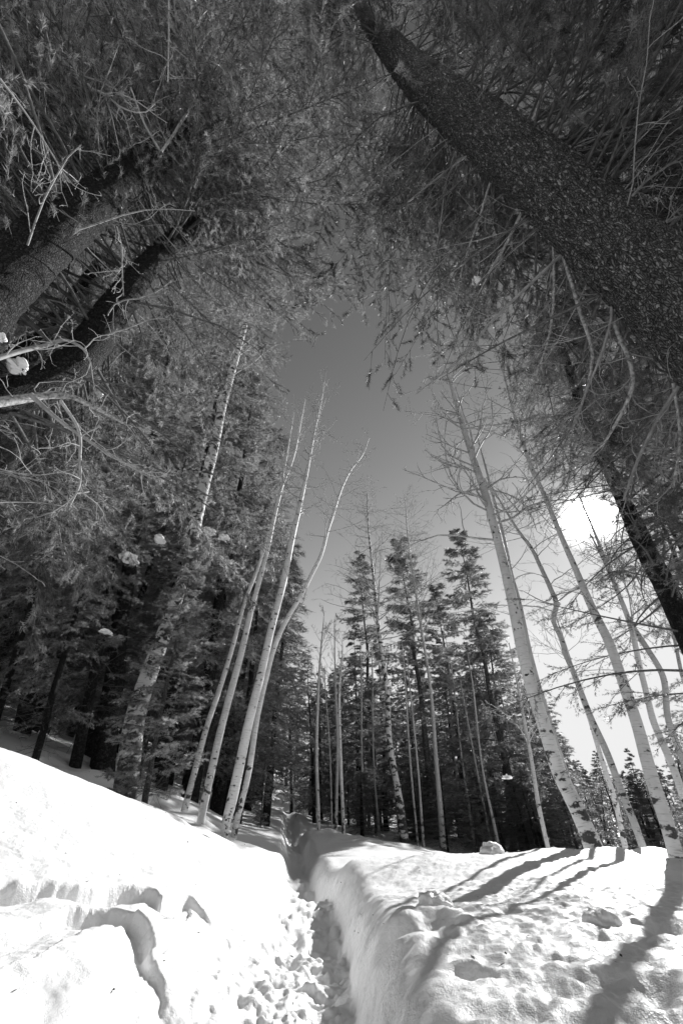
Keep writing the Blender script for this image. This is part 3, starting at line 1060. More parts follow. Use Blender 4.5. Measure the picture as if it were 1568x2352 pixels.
def add_boughs(root, ax, z0, z1, n, Lf, kind, r, tilt=(-.1, .25), avoid=True, bare_to=0.0):
    b, azm, Ln, _, _ = tree_limbs(ax, z0, z1, n, Lf, r, bare_to=bare_to)
    d = np.stack([np.sin(azm), np.cos(azm), 0 * azm], -1); sdv = np.stack([d[:, 1], -d[:, 0], 0 * azm], -1)
    tl = r.uniform(*tilt, n)
    d3 = d * np.cos(tl)[:, None] + np.array([0, 0, 1.0]) * np.sin(tl)[:, None]
    bad = np.zeros(n, bool)
    if avoid:
        for s, lat in ((.15, 0), (.24, 0), (.35, 0), (.55, .3), (.55, -.3), (.8, .15), (.8, -.15), (1.0, 0), (.6, 0), (.9, .22), (.9, -.22), (.7, .3), (.7, -.3), (1.07, 0), (.45, .26), (.45, -.26)):
            q = b + d3 * (Ln * s)[:, None] + sdv * (Ln * lat)[:, None] - np.array([0, 0, 1.0]) * (.2 * s * s * Ln)[:, None]
            bad |= prune(q, 4, r)
    ms = BOUGHS[kind]
    for i in np.nonzero(~bad)[0]:
        o = bpy.data.objects.new("bough", ms[r.integers(len(ms))]); COL.objects.link(o); o.parent = root
        o.location = tuple(b[i] - np.array(root.location))
        o.rotation_euler = (r.uniform(-.4, .4), -tl[i], math.atan2(d[i, 1], d[i, 0]))
        s = Ln[i] / 3.0; o.scale = (s, s, s)
    return int((~bad).sum())

# ================================================================== THE TREES
# ---- big pine whose trunk leans across the upper right
r = np.random.default_rng(71)


def base_az(azd, D, z):
    a = rad(azd)
    return np.array([D * math.sin(a), D * math.cos(a), z])


def axis_ranges(pts, k, base=None):
    """pixel points (u, v, width, diameter in metres) -> axis; the diameter sets the distance"""
    out = []
    for u, v, wpx, dia in pts:
        d = ray(u, v); ln = np.linalg.norm(d)
        rg = dia / (wpx / ln)
        out.append(np.r_[np.array([0, 0, CZ]) + d / ln * rg, dia / 2])
    out = np.array(out)
    if base is not None:
        out = np.vstack([base, out])
    return resample(out, k)


_pp = axis_ranges([(1568, 716, 172, .58), (1272, 437, 132, .57)], 2)
_e = (_pp[0] - _pp[1]) / np.linalg.norm(_pp[0, :3] - _pp[1, :3])
_base = np.array([np.r_[_pp[0, :3] + _e[:3] * t_ + np.array([0, 0, -.12 * t_ * t_ * .3]), .29 + .03 * t_] for t_ in ((_pp[0, 2] + .3) / max(-_e[2], .2), (_pp[0, 2] + .3) / max(-_e[2], .2) * .5)])
b0 = P(np.array(1568.), np.array(715.), np.array(2.85))
big_ax = axis_ranges([(1568, 716, 172, .58), (1272, 437, 132, .57), (930, 148, 62, .44), (868, 75, 42, .33), (830, 28, 24, .21), (808, 0, 8, .075)], 580,
                     _base)
BARE_AX.append((BARE[3], big_ax))
BIG = thing("pine_tree", "huge dark scaly-barked pine trunk leaning in from the right edge to the top", "pine", (big_ax[0, 0], big_ax[0, 1], gz(big_ax[0, 0], big_ax[0, 1])))
g, uv = trunk_geo(big_ax, 160, 0.05, 2, (0.06, 0.15, 0.024))
put("trunk", g, [M_BIGBARK], BIG, uv=uv)


def limb_px(root, px, D, name="limb", m=M_LICH, k=24, tilt=0.0, sides=6, wob=0.0, snap=None):
    px = np.asarray(px, float)
    if snap is not None:                     # start inside the trunk the limb grows from
        dv = ray(px[0, 0], px[0, 1]); dv = dv / np.linalg.norm(dv); qv = snap[:, :3] - np.array([0, 0, CZ]); tv = qv @ dv
        j = int(np.argmin(np.linalg.norm(qv - tv[:, None] * dv, axis=1)))
        D = np.asarray(D, float) * np.ones(len(px)); D = D - D[0] + math.hypot(snap[j, 0], snap[j, 1])
    if np.ndim(D) == 0:
        D = np.full(len(px), float(D))
    p = P(px[:, 0], px[:, 1], np.asarray(D, float))
    rg = np.linalg.norm(p - np.array([0, 0, CZ]), axis=1)
    rr2 = px[:, 2] / np.linalg.norm(ray(px[:, 0], px[:, 1]), axis=1) * rg / 2
    a = resample(np.c_[p, rr2], k)
    if wob:
        a[1:, :3] += np.cumsum(r.normal(0, wob, (k - 1, 3)), 0) * 0.5
    g = Geo(); g.add(*tubes(a[None, :, :3], a[None, :, 3], sides))
    put(name, g, [m], root)
    return a


def limb_twigs(a, n, Ln, rr, s0=0.15, r0=0.006, m2=3, m3=2, wig=0.16, up=-0.02, spread=0.9, side=1.0):
    k = len(a)
    i = rr.integers(int(k * s0), k, n)
    tg = unit(np.gradient(a[:, :3], axis=0))[i]
    d = unit(tg + rr.normal(0, side, (n, 3)))
    return bare_crown(a[i, :3], d, Ln * rr.uniform(.4, 1.1, n), np.full(n, r0), rr, m2, m3, wig, up, spread=spread, prune_fn=None)


def merge(gs):
    g = Geo()
    for q in gs:
        for V, (F, mi, sm) in zip(q.v, q.f):
            g.add(V, F - F.min() if len(F) else F, mi, sm)
    return g


BL = [
    ([(1289, 584, 11), (1130, 737, 10), (1050, 830, 8), (969, 895, 4)], [2.5, 2.35, 2.3, 2.25], M_DEAD),
    ([(1205, 470, 10), (1164, 555, 9), (1114, 645, 8), (1084, 710, 5), (1060, 800, 3)], [2.3, 2.5, 2.7, 2.85, 3.0], M_LICH),
    ([(1294, 590, 12), (1329, 710, 11), (1359, 825, 9), (1344, 900, 7), (1314, 985, 4)], [2.6, 2.8, 3.0, 3.1, 3.2], M_LICH),
    ([(1359, 635, 11), (1404, 710, 10), (1384, 800, 8), (1349, 890, 5), (1320, 960, 3)], [2.6, 2.7, 2.8, 2.9, 3.0], M_DEAD),
    ([(1409, 740, 13), (1449, 895, 12), (1409, 980, 9), (1384, 1020, 6), (1340, 1060, 3)], [2.7, 2.9, 3.0, 3.1, 3.2], M_LICH),
    ([(1600, 820, 13), (1509, 965, 12), (1464, 1055, 9), (1430, 1150, 5)], [2.9, 3.0, 3.05, 3.1], M_DEAD),
    ([(1269, 545, 8), (1271, 650, 8), (1264, 750, 7), (1234, 850, 5), (1200, 930, 3)], [2.5, 2.7, 2.9, 3.0, 3.1], M_LICH),
    ([(1219, 290, 13), (1264, 165, 12), (1289, 100, 10), (1345, -10, 7)], [2.5, 2.7, 2.8, 3.0], M_LICH),
    ([(1259, 310, 12), (1359, 250, 10), (1460, 200, 8), (1580, 150, 6)], [2.6, 2.9, 3.2, 3.5], M_LICH),
    ([(1444, 458, 9), (1484, 415, 8), (1580, 350, 6)], [2.9, 3.1, 3.4], M_DEAD),
    ([(1500, 530, 11), (1540, 505, 10), (1590, 490, 8)], [2.9, 3.05, 3.2], M_DEAD),
    ([(1160, 215, 7), (1134, 105, 6), (1064, 95, 4)], [2.2, 2.3, 2.3], M_DEAD),
    ([(1074, 355, 7), (984, 425, 6), (899, 495, 4)], [1.9, 2.0, 2.1], M_DEAD),
    ([(1080, 340, 6), (1030, 400, 5), (1010, 520, 4), (995, 600, 3)], [1.9, 2.1, 2.3, 2.4], M_DEAD),
    ([(1130, 400, 7), (1100, 500, 6), (1060, 620, 5), (1045, 700, 3)], [2.1, 2.3, 2.5, 2.7], M_LICH),
    ([(930, 160, 5), (880, 130, 5), (860, 120, 3)], [1.4, 1.3, 1.25], M_TWIG),
    ([(1545, 880, 10), (1560, 1000, 9), (1545, 1120, 6)], [2.9, 3.1, 3.3], M_LICH),
]
tw = []
for px, D, m in BL:
    a = limb_px(BIG, [(u, v, w_ * .75) for u, v, w_ in px], D, "limb", m, snap=big_ax)
    tw.append(limb_twigs(a, 16, 0.42, r, 0.2))
h = r.uniform(4, 12, 60); b = axis_at(big_ax, h)
azm = np.arctan2(-b[:, 0], -b[:, 1]) + r.choice([-1, 1], 60) * r.uniform(1.2, PI, 60)
D0 = np.stack([np.sin(azm), np.cos(azm), r.uniform(-.5, .3, 60)], -1)
tw.append(bare_crown(b[:, :3], D0, r.uniform(.5, 2.0, 60), np.full(60, .008), r, 5, 3, .14, -.02, prune_fn=prune))
tag(put("twigs", merge(tw), [M_DEAD], BIG), kind="stuff")
# needle crown of the big pine: limbs all round the upper trunk, drooping
Lf = lambda t: 3.6 * (1 - t) ** 0.5 + 0.6
res = tree_limbs(big_ax, 3.6, 13.5, 80, Lf, r, rise=(-.05, .3), droop=(.15, .6), bare_to=11)
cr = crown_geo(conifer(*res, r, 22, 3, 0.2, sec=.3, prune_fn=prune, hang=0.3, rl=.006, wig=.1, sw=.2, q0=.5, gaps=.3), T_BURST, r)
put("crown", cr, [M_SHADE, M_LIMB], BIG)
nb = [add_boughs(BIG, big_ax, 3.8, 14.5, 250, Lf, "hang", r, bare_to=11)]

# ---- left-hand pines close to the trail
r = np.random.default_rng(72)
LA = trunk_axis([(-90, 730, 150), (0, 645, 127), (150, 520, 100), (300, 405, 74), (400, 322, 58), (480, 255, 42)], 3.9, 0.06, 7.0, 260)
BARE_AX.append((BARE[0], LA))
A = thing("pine_tree", "thick dark pine trunk leaning in from the left edge, sunlit along its underside", "pine", LA[0, :3] + [0, 0, .3])
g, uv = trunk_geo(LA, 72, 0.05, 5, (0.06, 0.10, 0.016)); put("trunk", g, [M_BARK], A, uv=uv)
LC = trunk_axis([(-120, 935, 82), (-10, 918, 80), (70, 900, 78), (140, 862, 76), (200, 803, 74), (260, 716, 64), (330, 622, 48), (400, 552, 38), (455, 508, 26)], 4.3, 0.04, 5.5, 220)
BARE_AX.append((BARE[1], LC))
Cc = thing("pine_tree", "curved pine trunk bowing up from the left edge above the snow-laden bough", "pine", LC[0, :3] + [0, 0, .3])
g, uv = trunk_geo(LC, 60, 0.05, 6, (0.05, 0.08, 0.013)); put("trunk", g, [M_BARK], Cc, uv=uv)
LB = trunk_axis([(-80, 930, 52), (20, 842, 48), (120, 750, 44), (200, 660, 38), (240, 608, 34), (250, 596, 30)], 5.6, 0.0, None, 110)
BARE_AX.append((BARE[2], LB))
Bb = thing("dead_snag", "broken-topped dark snag between the two leaning pines at the left edge", "dead tree", LB[0, :3] + [0, 0, .3])
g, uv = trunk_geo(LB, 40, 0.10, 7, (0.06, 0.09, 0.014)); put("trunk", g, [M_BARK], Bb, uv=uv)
g = Geo()
for q in range(6):
    a0 = q * 1.05; e = LB[-1]
    p = np.stack([e[:3] + np.array([math.cos(a0), math.sin(a0), 0]) * e[3] * .6 + np.array([0, 0, t]) for t in (-.05, .05, .1 + .12 * r.uniform())])
    g.add(*tubes(p[None], np.array([[.04, .03, .004]]), 4))
put("splinters", g, [M_BARKL], Bb)

for ax, root, zA, zB, nl, Lx, seed, nlimb_dead in ((LA, A, 5.5, 19.0, 56, 3.7, 1, 34), (LC, Cc, 4.0, 12.5, 60, 4.2, 2, 36)):
    rr2 = np.random.default_rng(80 + seed)
    res = tree_limbs(ax, zA, min(zB, ax[-1, 2] - .2), nl, lambda t: Lx * (1 - t) ** 0.5 + .5, rr2, rise=(-.05, .3), droop=(.05, .5), bare_to=zA + 4)
    cr = crown_geo(conifer(*res, rr2, 26, 7, .2, sec=.26, prune_fn=prune, hang=.2, rl=.006, wig=.1, sw=.24, gaps=.35), T_TUFTN, rr2)
    put("crown", cr, [M_LIT, M_LIMB], root)
    nb.append(add_boughs(root, ax, zA + .5, min(zB + 2, ax[-1, 2] - .2), 350, lambda t: (Lx + 1.3) * (1 - t) ** 0.5 * (.6 + .4 * rr2.uniform()) + .5, 'pine', rr2, bare_to=zA + 4))
    h = rr2.uniform(1.8, zA + 3.5, nlimb_dead); b = axis_at(ax, h)
    azm = rr2.uniform(0, 2 * PI, nlimb_dead)
    D0 = np.stack([np.sin(azm), np.cos(azm), rr2.uniform(-.4, .5, nlimb_dead)], -1)
    cg = bare_crown(b[:, :3], D0, rr2.uniform(.5, 2.3, nlimb_dead), np.full(nlimb_dead, .012), rr2, 8, 4, .13, -.01, prune_fn=prune)
    tag(put("twigs", cg, [M_DEAD], root), kind="stuff")

r = np.random.default_rng(73)
tw = []
for px, D, m in [
    ([(-20, 828, 12), (50, 806, 11), (100, 795, 9), (165, 785, 7), (190, 800, 6), (208, 832, 4)], 3.4, M_DEAD),
    ([(-10, 925, 24), (60, 915, 20), (120, 908, 16), (160, 910, 13), (220, 938, 9), (290, 975, 4)], 3.6, M_LICH),
    ([(70, 905, 12), (130, 960, 9), (200, 1010, 7), (280, 1060, 5), (350, 1100, 3)], 3.5, M_DEAD),
    ([(140, 920, 7), (180, 985, 7), (184, 1060, 6), (184, 1110, 5), (160, 1165, 3)], 3.4, M_TWIG),
    ([(268, 520, 3), (278, 560, 4), (281, 620, 3), (284, 680, 2)], 3.2, M_DEAD),
]:
    a = limb_px(Cc, px, D, "limb", m)
    tw.append(limb_twigs(a, 9, .45, r, .15, .006, 4, 3, .2, -.04))
tag(put("hanging_twigs", merge(tw), [M_TWIG], Cc), kind="stuff")
tw = []
for px, D, m in [
    ([(0, 180, 6), (60, 260, 5), (115, 345, 4), (160, 420, 2)], 3.0, M_TWIG),
    ([(370, 350, 6), (330, 280, 5), (300, 200, 4)], [3.0, 2.9, 2.8], M_TWIG),
    ([(370, 350, 6), (410, 290, 6), (445, 200, 5), (405, 60, 4), (400, 0, 3)], [2.9, 2.8, 2.6, 2.4, 2.3], M_TWIG),
    ([(388, 0, 4), (388, 90, 4), (386, 190, 3)], [2.2, 2.3, 2.4], M_TWIG),
]:
    a = limb_px(A, px, D, "limb", m)
    tw.append(limb_twigs(a, 9, .5, r, .1, .006, 4, 3, .18, 0))
tag(put("hanging_twigs", merge(tw), [M_TWIG], A), kind="stuff")

# pale limb reaching in over the top left corner, from an aspen that stands outside the picture
r = np.random.default_rng(74)
oa = axis_ranges([(-60, -70, 14, .10), (20, -5, 13, .09), (40, 15, 12, .08), (70, 45, 11, .075), (118, 115, 9, .06), (157, 152, 9, .05), (192, 186, 7, .04), (262, 216, 5, .026)], 40,
                 np.array([[-4.4, -1.2, gz(-4.4, -1.2) - .3, .13], [-4.3, -1.1, 3.0, .11]]))
OA = thing("aspen_tree", "pale bare aspen limb reaching in over the top left corner", "aspen", (-4.4, -1.2, gz(-4.4, -1.2)))
g, uv = trunk_geo(oa, 14, .05, 3); put("limb", g, [M_ASPEN], OA, uv=uv)
i = r.integers(14, 39, 26)
tg = unit(np.gradient(oa[:, :3], axis=0))[i]
put("crown", bare_crown(oa[i, :3], unit(tg + r.normal(0, .5, (26, 3))), r.uniform(.5, 1.5, 26), np.full(26, .012), r, 6, 4, .12, .0), [M_TWIG], OA)

# ---- right-hand dark pine under the sun
r = np.random.default_rng(75)
L8 = trunk_axis([(1610, 1540, 40), (1568, 1443, 40), (1524, 1343, 40), (1484, 1268, 38), (1454, 1203, 34), (1434, 1158, 28), (1380, 1040, 24), (1330, 920, 18), (1290, 800, 12)], 7.6, 0.0, 2.0, 120)
R8 = thing("pine_tree", "dark pine right of the sun with thick plated trunk and full needled boughs", "pine", L8[0, :3] + [0, 0, .3])
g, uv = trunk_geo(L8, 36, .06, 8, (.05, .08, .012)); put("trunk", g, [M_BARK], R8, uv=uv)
h0 = 3.8
res = tree_limbs(L8, h0, L8[-1, 2] - .2, 90, lambda t: 3.0 * (1 - t) ** .6 + .4, r, rise=(-.1, .2), droop=(.0, .4))
cr = crown_geo(conifer(*res, r, 22, 7, .2, sec=.3, prune_fn=prune, hang=.15, rl=.006, sw=.18, gaps=.3), T_FIRN, r)
put("crown", cr, [M_FIR, M_LIMB], R8)
nb.append(add_boughs(R8, L8, h0 - .5, L8[-1, 2] - .2, 290, lambda t: (.45 + .55 * r.uniform()) * 3.1 * (1 - t) ** .6 + .4, "fir", r))
res = tree_limbs(L8, 2.0, 5.5, 30, lambda t: 2.7, r, rise=(-.1, .1), droop=(.0, .3))
prune_sun = lambda p, j, q: (np.hypot(proj(p)[0] - SUN_PX[0], proj(p)[1] - SUN_PX[1]) < 60)
cr = crown_geo(conifer(*res, r, 15, 10, .3, sec=.3, prune_fn=prune_sun, hang=.1), T_FIRN, r)
put("lower_boughs", cr, [M_FIR, M_LIMB], R8)

# ---- aspens on the right bank
R2px = [(1368, 1962, 62), (1345, 1905, 52), (1318, 1845, 47), (1290, 1790, 45), (1248, 1665, 40), (1222, 1585, 38), (1200, 1500, 35), (1180, 1400, 33), (1150, 1270, 28), (1115, 1140, 24), (1085, 1050, 20), (1060, 970, 17), (1038, 890, 13), (1022, 830, 9)]
R2, ax2 = make_aspen("stout white aspen on the right bank with letters carved above its dark scarred foot", R2px, 7.3, 1.6, M_ASPEN, 5.0, 46, 2.3, seed=1, knots=9, sides=36, k=110, upang=(-.1, .8), up=.01, wig=.15, m2=7, m3=4)
carve(R2, ax2, [[(1318, 1840), (1316, 1848), (1321, 1857), (1326, 1853), (1325, 1843), (1318, 1840)],
                [(1334, 1841), (1327, 1842), (1328, 1850), (1332, 1856), (1337, 1853)],
                [(1320, 1858), (1330, 1860), (1340, 1868)]], .007)
make_aspen("slim dark-streaked aspen stem rising close behind the stout carved aspen", [(1350, 1940, 17), (1320, 1840, 15), (1277, 1705, 13), (1259, 1645, 12), (1239, 1580, 12), (1219, 1505, 11), (1191, 1378, 11), (1174, 1318, 10), (1164, 1268, 9), (1129, 1128, 7), (1109, 1053, 5)],
           9.3, 1.0, M_ASPENG, 4.0, 16, 1.5, seed=2, wig=.16, upang=(.1, .9))
make_aspen("crooked aspen with a kinked grey stem between the stout carved aspen and the sun", [(1484, 1972, 23), (1459, 1900, 22), (1429, 1825, 21), (1389, 1720, 20), (1359, 1655, 18), (1314, 1540, 16), (1299, 1505, 15), (1287, 1465, 14), (1270, 1425, 14), (1277, 1388, 15), (1264, 1353, 14), (1241, 1303, 12), (1219, 1258, 11), (1196, 1228, 9), (1165, 1180, 6)],
           8.0, 1.2, M_ASPENG, 3.4, 26, 1.7, seed=3, knots=6, wig=.17, upang=(-.1, .8), m3=4)
make_aspen("thin aspen with scratched bark just left of the crooked aspen's foot", [(1439, 1966, 17), (1429, 1920, 16), (1409, 1830, 15), (1389, 1770, 14), (1369, 1705, 13), (1354, 1655, 12), (1330, 1590, 10), (1310, 1520, 7)],
           9.3, 1.0, M_ASPEN, 3.2, 14, 1.3, seed=4, knots=4, wig=.15)
make_aspen("tall smooth white aspen whose top passes just left of the sun, dark-banded halfway", [(1556, 1984, 44), (1534, 1905, 41), (1504, 1815, 39), (1484, 1745, 37), (1464, 1670, 34), (1439, 1595, 32), (1419, 1535, 29), (1394, 1468, 27), (1369, 1418, 25), (1344, 1363, 22), (1319, 1303, 18), (1299, 1258, 16), (1250, 1140, 13), (1215, 1060, 11), (1194, 1000, 9), (1172, 920, 7), (1154, 850, 5)],
           7.0, 1.0, M_ASPENB, 5.5, 30, 2.0, seed=5, knots=7, sides=32, k=110, upang=(0, .9), wig=.14, m3=4)
make_aspen("grey aspen crossing in front of the right edge below the sun's right side", [(1572, 1840, 22), (1549, 1775, 21), (1524, 1715, 20), (1499, 1655, 19), (1484, 1595, 17), (1469, 1535, 16), (1444, 1428, 15), (1419, 1363, 13), (1394, 1303, 11), (1374, 1248, 9)],
           9.0, 1.4, M_ASPEN, 3.4, 18, 1.6, seed=6, wig=.15)
make_aspen("knotty aspen cut by the right edge, right of the grey aspen", [(1580, 1775, 20), (1534, 1655, 18), (1519, 1548, 17), (1484, 1488, 16), (1449, 1433, 14), (1410, 1340, 10)],
           10.0, 1.6, M_ASPENG, 4.4, 16, 1.6, seed=7, knots=4, wig=.15)
make_aspen("slender aspen with thin dark stem in the corner right of the knotty aspen", [(1600, 1640, 12), (1568, 1560, 11), (1548, 1470, 9), (1530, 1400, 6)], 12.0, 1.4, M_ASPENG, 4.4, 14, 1.5, seed=8)

# ---- birches and aspens left of the trail
r = np.random.default_rng(76)
L1, a1 = make_aspen("white aspen nearest the trail, curved foot with letters cut into it", [(516, 1930, 20), (517, 1905, 27), (530, 1850, 32), (550, 1760, 31), (570, 1666, 29), (600, 1546, 26), (625, 1436, 23), (650, 1341, 21), (670, 1241, 18), (687, 1166, 15), (705, 1081, 11), (722, 990, 8), (738, 920, 5)],
           9.5, 1.3, M_ASPENB, 8.0, 46, 1.6, seed=11, knots=7, sides=28, k=100, upang=(.3, 1.1), m3=5, tip_r=.0042)
carve(L1, a1, [[(522, 1880), (530, 1880)], [(526, 1880), (525, 1888)], [(532, 1879), (534, 1884), (538, 1880)], [(534, 1884), (533, 1890)]], .006)
make_aspen("white aspen stem leaning right out from behind the aspen nearest the trail", [(540, 1905, 20), (570, 1780, 19), (592, 1640, 18), (610, 1560, 18), (632, 1480, 17), (660, 1420, 15), (690, 1370, 14), (715, 1320, 13), (735, 1280, 12), (752, 1220, 10), (765, 1180, 9), (785, 1120, 7), (805, 1080, 6), (832, 1045, 4)],
           10.2, 1.0, M_ASPEN, 6.6, 36, 1.6, seed=12, knots=5, upang=(0, .9), m3=4, tip_r=.0042)
L2, a2 = make_aspen("white aspen second left of the trail, with a circled letter carved on it", [(464, 1872, 25), (485, 1775, 24), (510, 1666, 23), (530, 1590, 22), (550, 1516, 21), (580, 1391, 17), (610, 1281, 14), (635, 1166, 11), (650, 1110, 10), (668, 1066, 9), (692, 960, 6)],
           10.5, 1.2, M_ASPEN, 8.0, 42, 1.5, seed=13, knots=6, sides=26, k=90, upang=(.3, 1.1), tip_r=.0042)
aa = np.linspace(0, 2 * PI, 9)
carve(L2, a2, [np.c_[484 + 5 * np.cos(aa), 1785 + 7 * np.sin(aa)].tolist(), [(487, 1781), (482, 1782), (482, 1788), (487, 1789)], [(471, 1801), (481, 1803)], [(477, 1802), (475, 1812)]], .006)
make_aspen("thinner white aspen third left of the trail, its foot in the tangle of dead twigs", [(424, 1860, 21), (440, 1800, 19), (456, 1740, 18), (475, 1670, 17), (500, 1596, 16), (530, 1501, 14), (560, 1391, 12), (597, 1291, 10), (615, 1231, 9), (640, 1141, 8), (655, 1066, 6), (668, 990, 4)],
           11.5, 1.2, M_ASPENB, 8.4, 30, 1.4, seed=14, knots=4, upang=(.3, 1.1), tip_r=.004)
make_aspen("old aspen left of the trail, wide patched bark showing white through the needles", [(288, 1815, 74), (298, 1735, 68), (312, 1645, 60), (335, 1570, 54), (372, 1470, 47), (405, 1380, 42), (432, 1300, 39), (452, 1190, 37), (468, 1120, 35), (484, 1060, 32), (512, 930, 26), (540, 830, 20), (565, 740, 14)],
           9.8, 2.5, M_OLD, 13, 24, 2.0, seed=15, knots=5, sides=36, k=110, ksize=(.03, .06))
# aspens in the middle distance
for sd, lab, px, D, tip, bk, nb in [
    (21, "slender white aspen right of the trail where it bends out of sight", [(732, 1912, 11), (727, 1734, 10), (730, 1606, 8), (738, 1478, 5), (743, 1425, 3)], 17.5, .4, M_ASPEN, 20),
    (22, "hair-thin white aspen stem just right of the slender one at the trail bend", [(762, 1914, 6), (756, 1702, 5), (746, 1568, 3)], 18.2, .6, M_ASPENG, 12),
    (23, "grey aspen of the pair right of the trail bend, left one with forked top", [(771, 1914, 11), (775, 1702, 9), (770, 1574, 7), (769, 1526, 4), (768, 1450, 3)], 18.0, .6, M_ASPENG, 18),
    (24, "white aspen of the pair right of the trail bend, right one with black knots", [(789, 1918, 11), (783, 1766, 10), (780, 1574, 7), (786, 1500, 4)], 17.0, .8, M_ASPEN, 16),
    (25, "tall mottled aspen behind the right bank, dark foot and bare top above the pines", [(930, 1950, 31), (920, 1860, 25), (910, 1798, 21), (894, 1702, 18), (889, 1590, 15), (871, 1462, 12), (860, 1350, 9), (853, 1286, 7), (845, 1200, 5), (843, 1140, 3)], 18.0, .5, M_OLD, 46),
    (26, "pale aspen trunk half hidden beside the grey-trunked young pine", [(1018, 1955, 21), (1010, 1850, 17), (1002, 1760, 14), (990, 1600, 10), (960, 1400, 7), (935, 1220, 4), (930, 1150, 3)], 20.5, .5, M_ASPENG, 50),
    (27, "thin pale aspen among young pines left of the stout carved aspen", [(1259, 1952, 13), (1238, 1860, 13), (1222, 1760, 11), (1200, 1640, 9), (1185, 1560, 5)], 12.5, 1.0, M_ASPENG, 12),
]:
    make_aspen(lab, px, D, tip, bk, None if sd not in (25, 26) else (7.2 if sd == 25 else 8.5), nb * (2 if sd in (25, 26) else 1), 2.9 if sd in (25, 26) else 1.3, seed=sd, sides=14, k=50, m2=6, m3=3 if nb > 15 else 4, upang=(.2, .9) if sd in (25, 26) else (.5, 1.1), wig=.1, tip_r=.006, ksize=(.02, .04), knots=5 if sd in (24, 25) else 0)

for i in range(10):
    u0 = r.uniform(800, 1290); D = r.uniform(17, 27); vt = r.uniform(1480, 1640); du = (u0 - 784) * .14
    make_aspen("thin bare aspen pole among the conifers behind the right bank", [(u0, 1940, 6 * r.uniform(.9, 1.6)), (u0 - du * .6 + r.normal(0, 4), 1780, 5), (u0 - du * 1.2 + r.normal(0, 6), vt, 3)], D, 1.2, M_ASPENG, 3.0, 16, .9,
               seed=60 + i, sides=8, k=24, m2=4, m3=2, group="thin bare aspens among the conifers", fatness=.9)

# ---- conifers one can tell apart
px_conifer("pine_tree", "young pine with a pointed top in the middle, pale trunk visible down to the bank", 'pine', 0, (1000, 1960), (922, 1232), 25.0, 1.4)
px_conifer("pine_tree", "narrow dark-stemmed pine left of the tall mottled aspen in the middle", 'pine', 1, (872, 1935), (818, 1262), 28.0, 1.25)
px_conifer("pine_tree", "young pine leaning left with a long bare-tipped leader against the bright sky", 'pine', 2, (1212, 1950), (1040, 1212), 26.0, 1.35)
px_conifer("pine_tree", "bushy pine filling the gap between the two pointed young pines", 'pine', 0, (1075, 1950), (1005, 1338), 30.0, 1.5)
px_conifer("pine_tree", "small pine left of the pale aspen stem, lower than the leaning young pine", 'pine', 1, (1180, 1950), (1110, 1400), 28.0, 1.6)
px_conifer("pine_tree", "low bushy pine behind the foot of the stout carved aspen", 'pine', 2, (1305, 1950), (1240, 1590), 24.0, 1.5)
px_conifer("fir_tree", "dark spire-topped fir at the far end of the trail", 'fir', 0, (722, 1895), (705, 1490), 26.0, 1.2, "fir")
px_conifer("fir_tree", "tall dark fir standing right behind the white aspens left of the trail", 'tall', 1, (548, 1868), (622, 1075), 16.0, .95, "fir")
px_conifer("fir_tree", "layered fir right of the white aspens, its boughs ending at the open sky", 'fir', 2, (610, 1890), (672, 1240), 20.0, 1.35, "fir")
px_conifer("pine_tree", "thin black sapling standing in the snow left of the far trail", 'pine', 1, (597, 1912), (618, 1640), 17.0, .8)
px_conifer("fir_tree", "low fir left of the spire-topped fir at the trail's end", 'fir', 1, (668, 1880), (668, 1540), 32.0, 1.3, "fir")
px_conifer("pine_tree", "tufted young pine with a slim grey trunk in front of the old patched aspen", 'pine', 2, (335, 1850), (452, 1215), 8.6, 1.15)
px_conifer("pine_tree", "slim lichen-grey pine on the left slope leaning right", 'tall', 0, (95, 1735), (290, 1020), 11.0, .9)
px_conifer("pine_tree", "black pine trunk at the left edge rising from the shadowed snow", 'tall', 2, (-8, 1680), (190, 960), 12.0, 1.0)
px_conifer("pine_tree", "short-looking dark pine trunk leaning over the left snow ridge", 'tall', 1, (172, 1765), (330, 900), 12.5, 1.1)
px_conifer("pine_tree", "thickest dark pine trunk left of the old patched aspen", 'tall', 2, (240, 1775), (400, 700), 13.0, 1.45)
px_conifer("fir_tree", "dense dark conifer topping out beside the small sky patch on the left", 'fir', 1, (60, 1660), (275, 752), 15.0, 1.25, "fir")
px_conifer("fir_tree", "dark fir behind the right-hand aspens, lower right of the sun", 'far', 0, (1500, 1985), (1440, 1715), 24.0, 1.3, "fir")
px_conifer("fir_tree", "dark fir cut by the right edge low behind the aspens", 'far', 1, (1590, 1990), (1540, 1650), 22.0, 1.2, "fir")
px_conifer("fir_tree", "squat dark fir seen between the carved aspen and the crooked one", 'far', 1, (1395, 1980), (1370, 1720), 26.0, 1.3, "fir")
px_conifer("pine_tree", "pine at the right edge behind the dark plated trunk", 'tall', 0, (1760, 1900), (1430, 980), 11.0, 1.1)

px_conifer("fir_tree", "tall bough-clad fir above the sun, left one of those under the big leaning pine", 'high', 0, (1900, 1980), (1300, 640), 12.0, 1.0, "fir")
px_conifer("fir_tree", "tall dark fir right of the sun's upper edge, its boughs meeting the big leaning pine", 'high', 1, (2150, 1980), (1480, 700), 12.5, 1.0, "fir")
px_conifer("fir_tree", "fir cut by the right edge straight below the big leaning trunk", 'high', 0, (2300, 1980), (1600, 860), 11.5, 1.0, "fir")

px_conifer("fir_tree", "tall sunlit fir whose high crown hangs over the white aspens left of the trail", 'high', 0, (296, 1800), (600, 610), 13.5, .85, "fir")

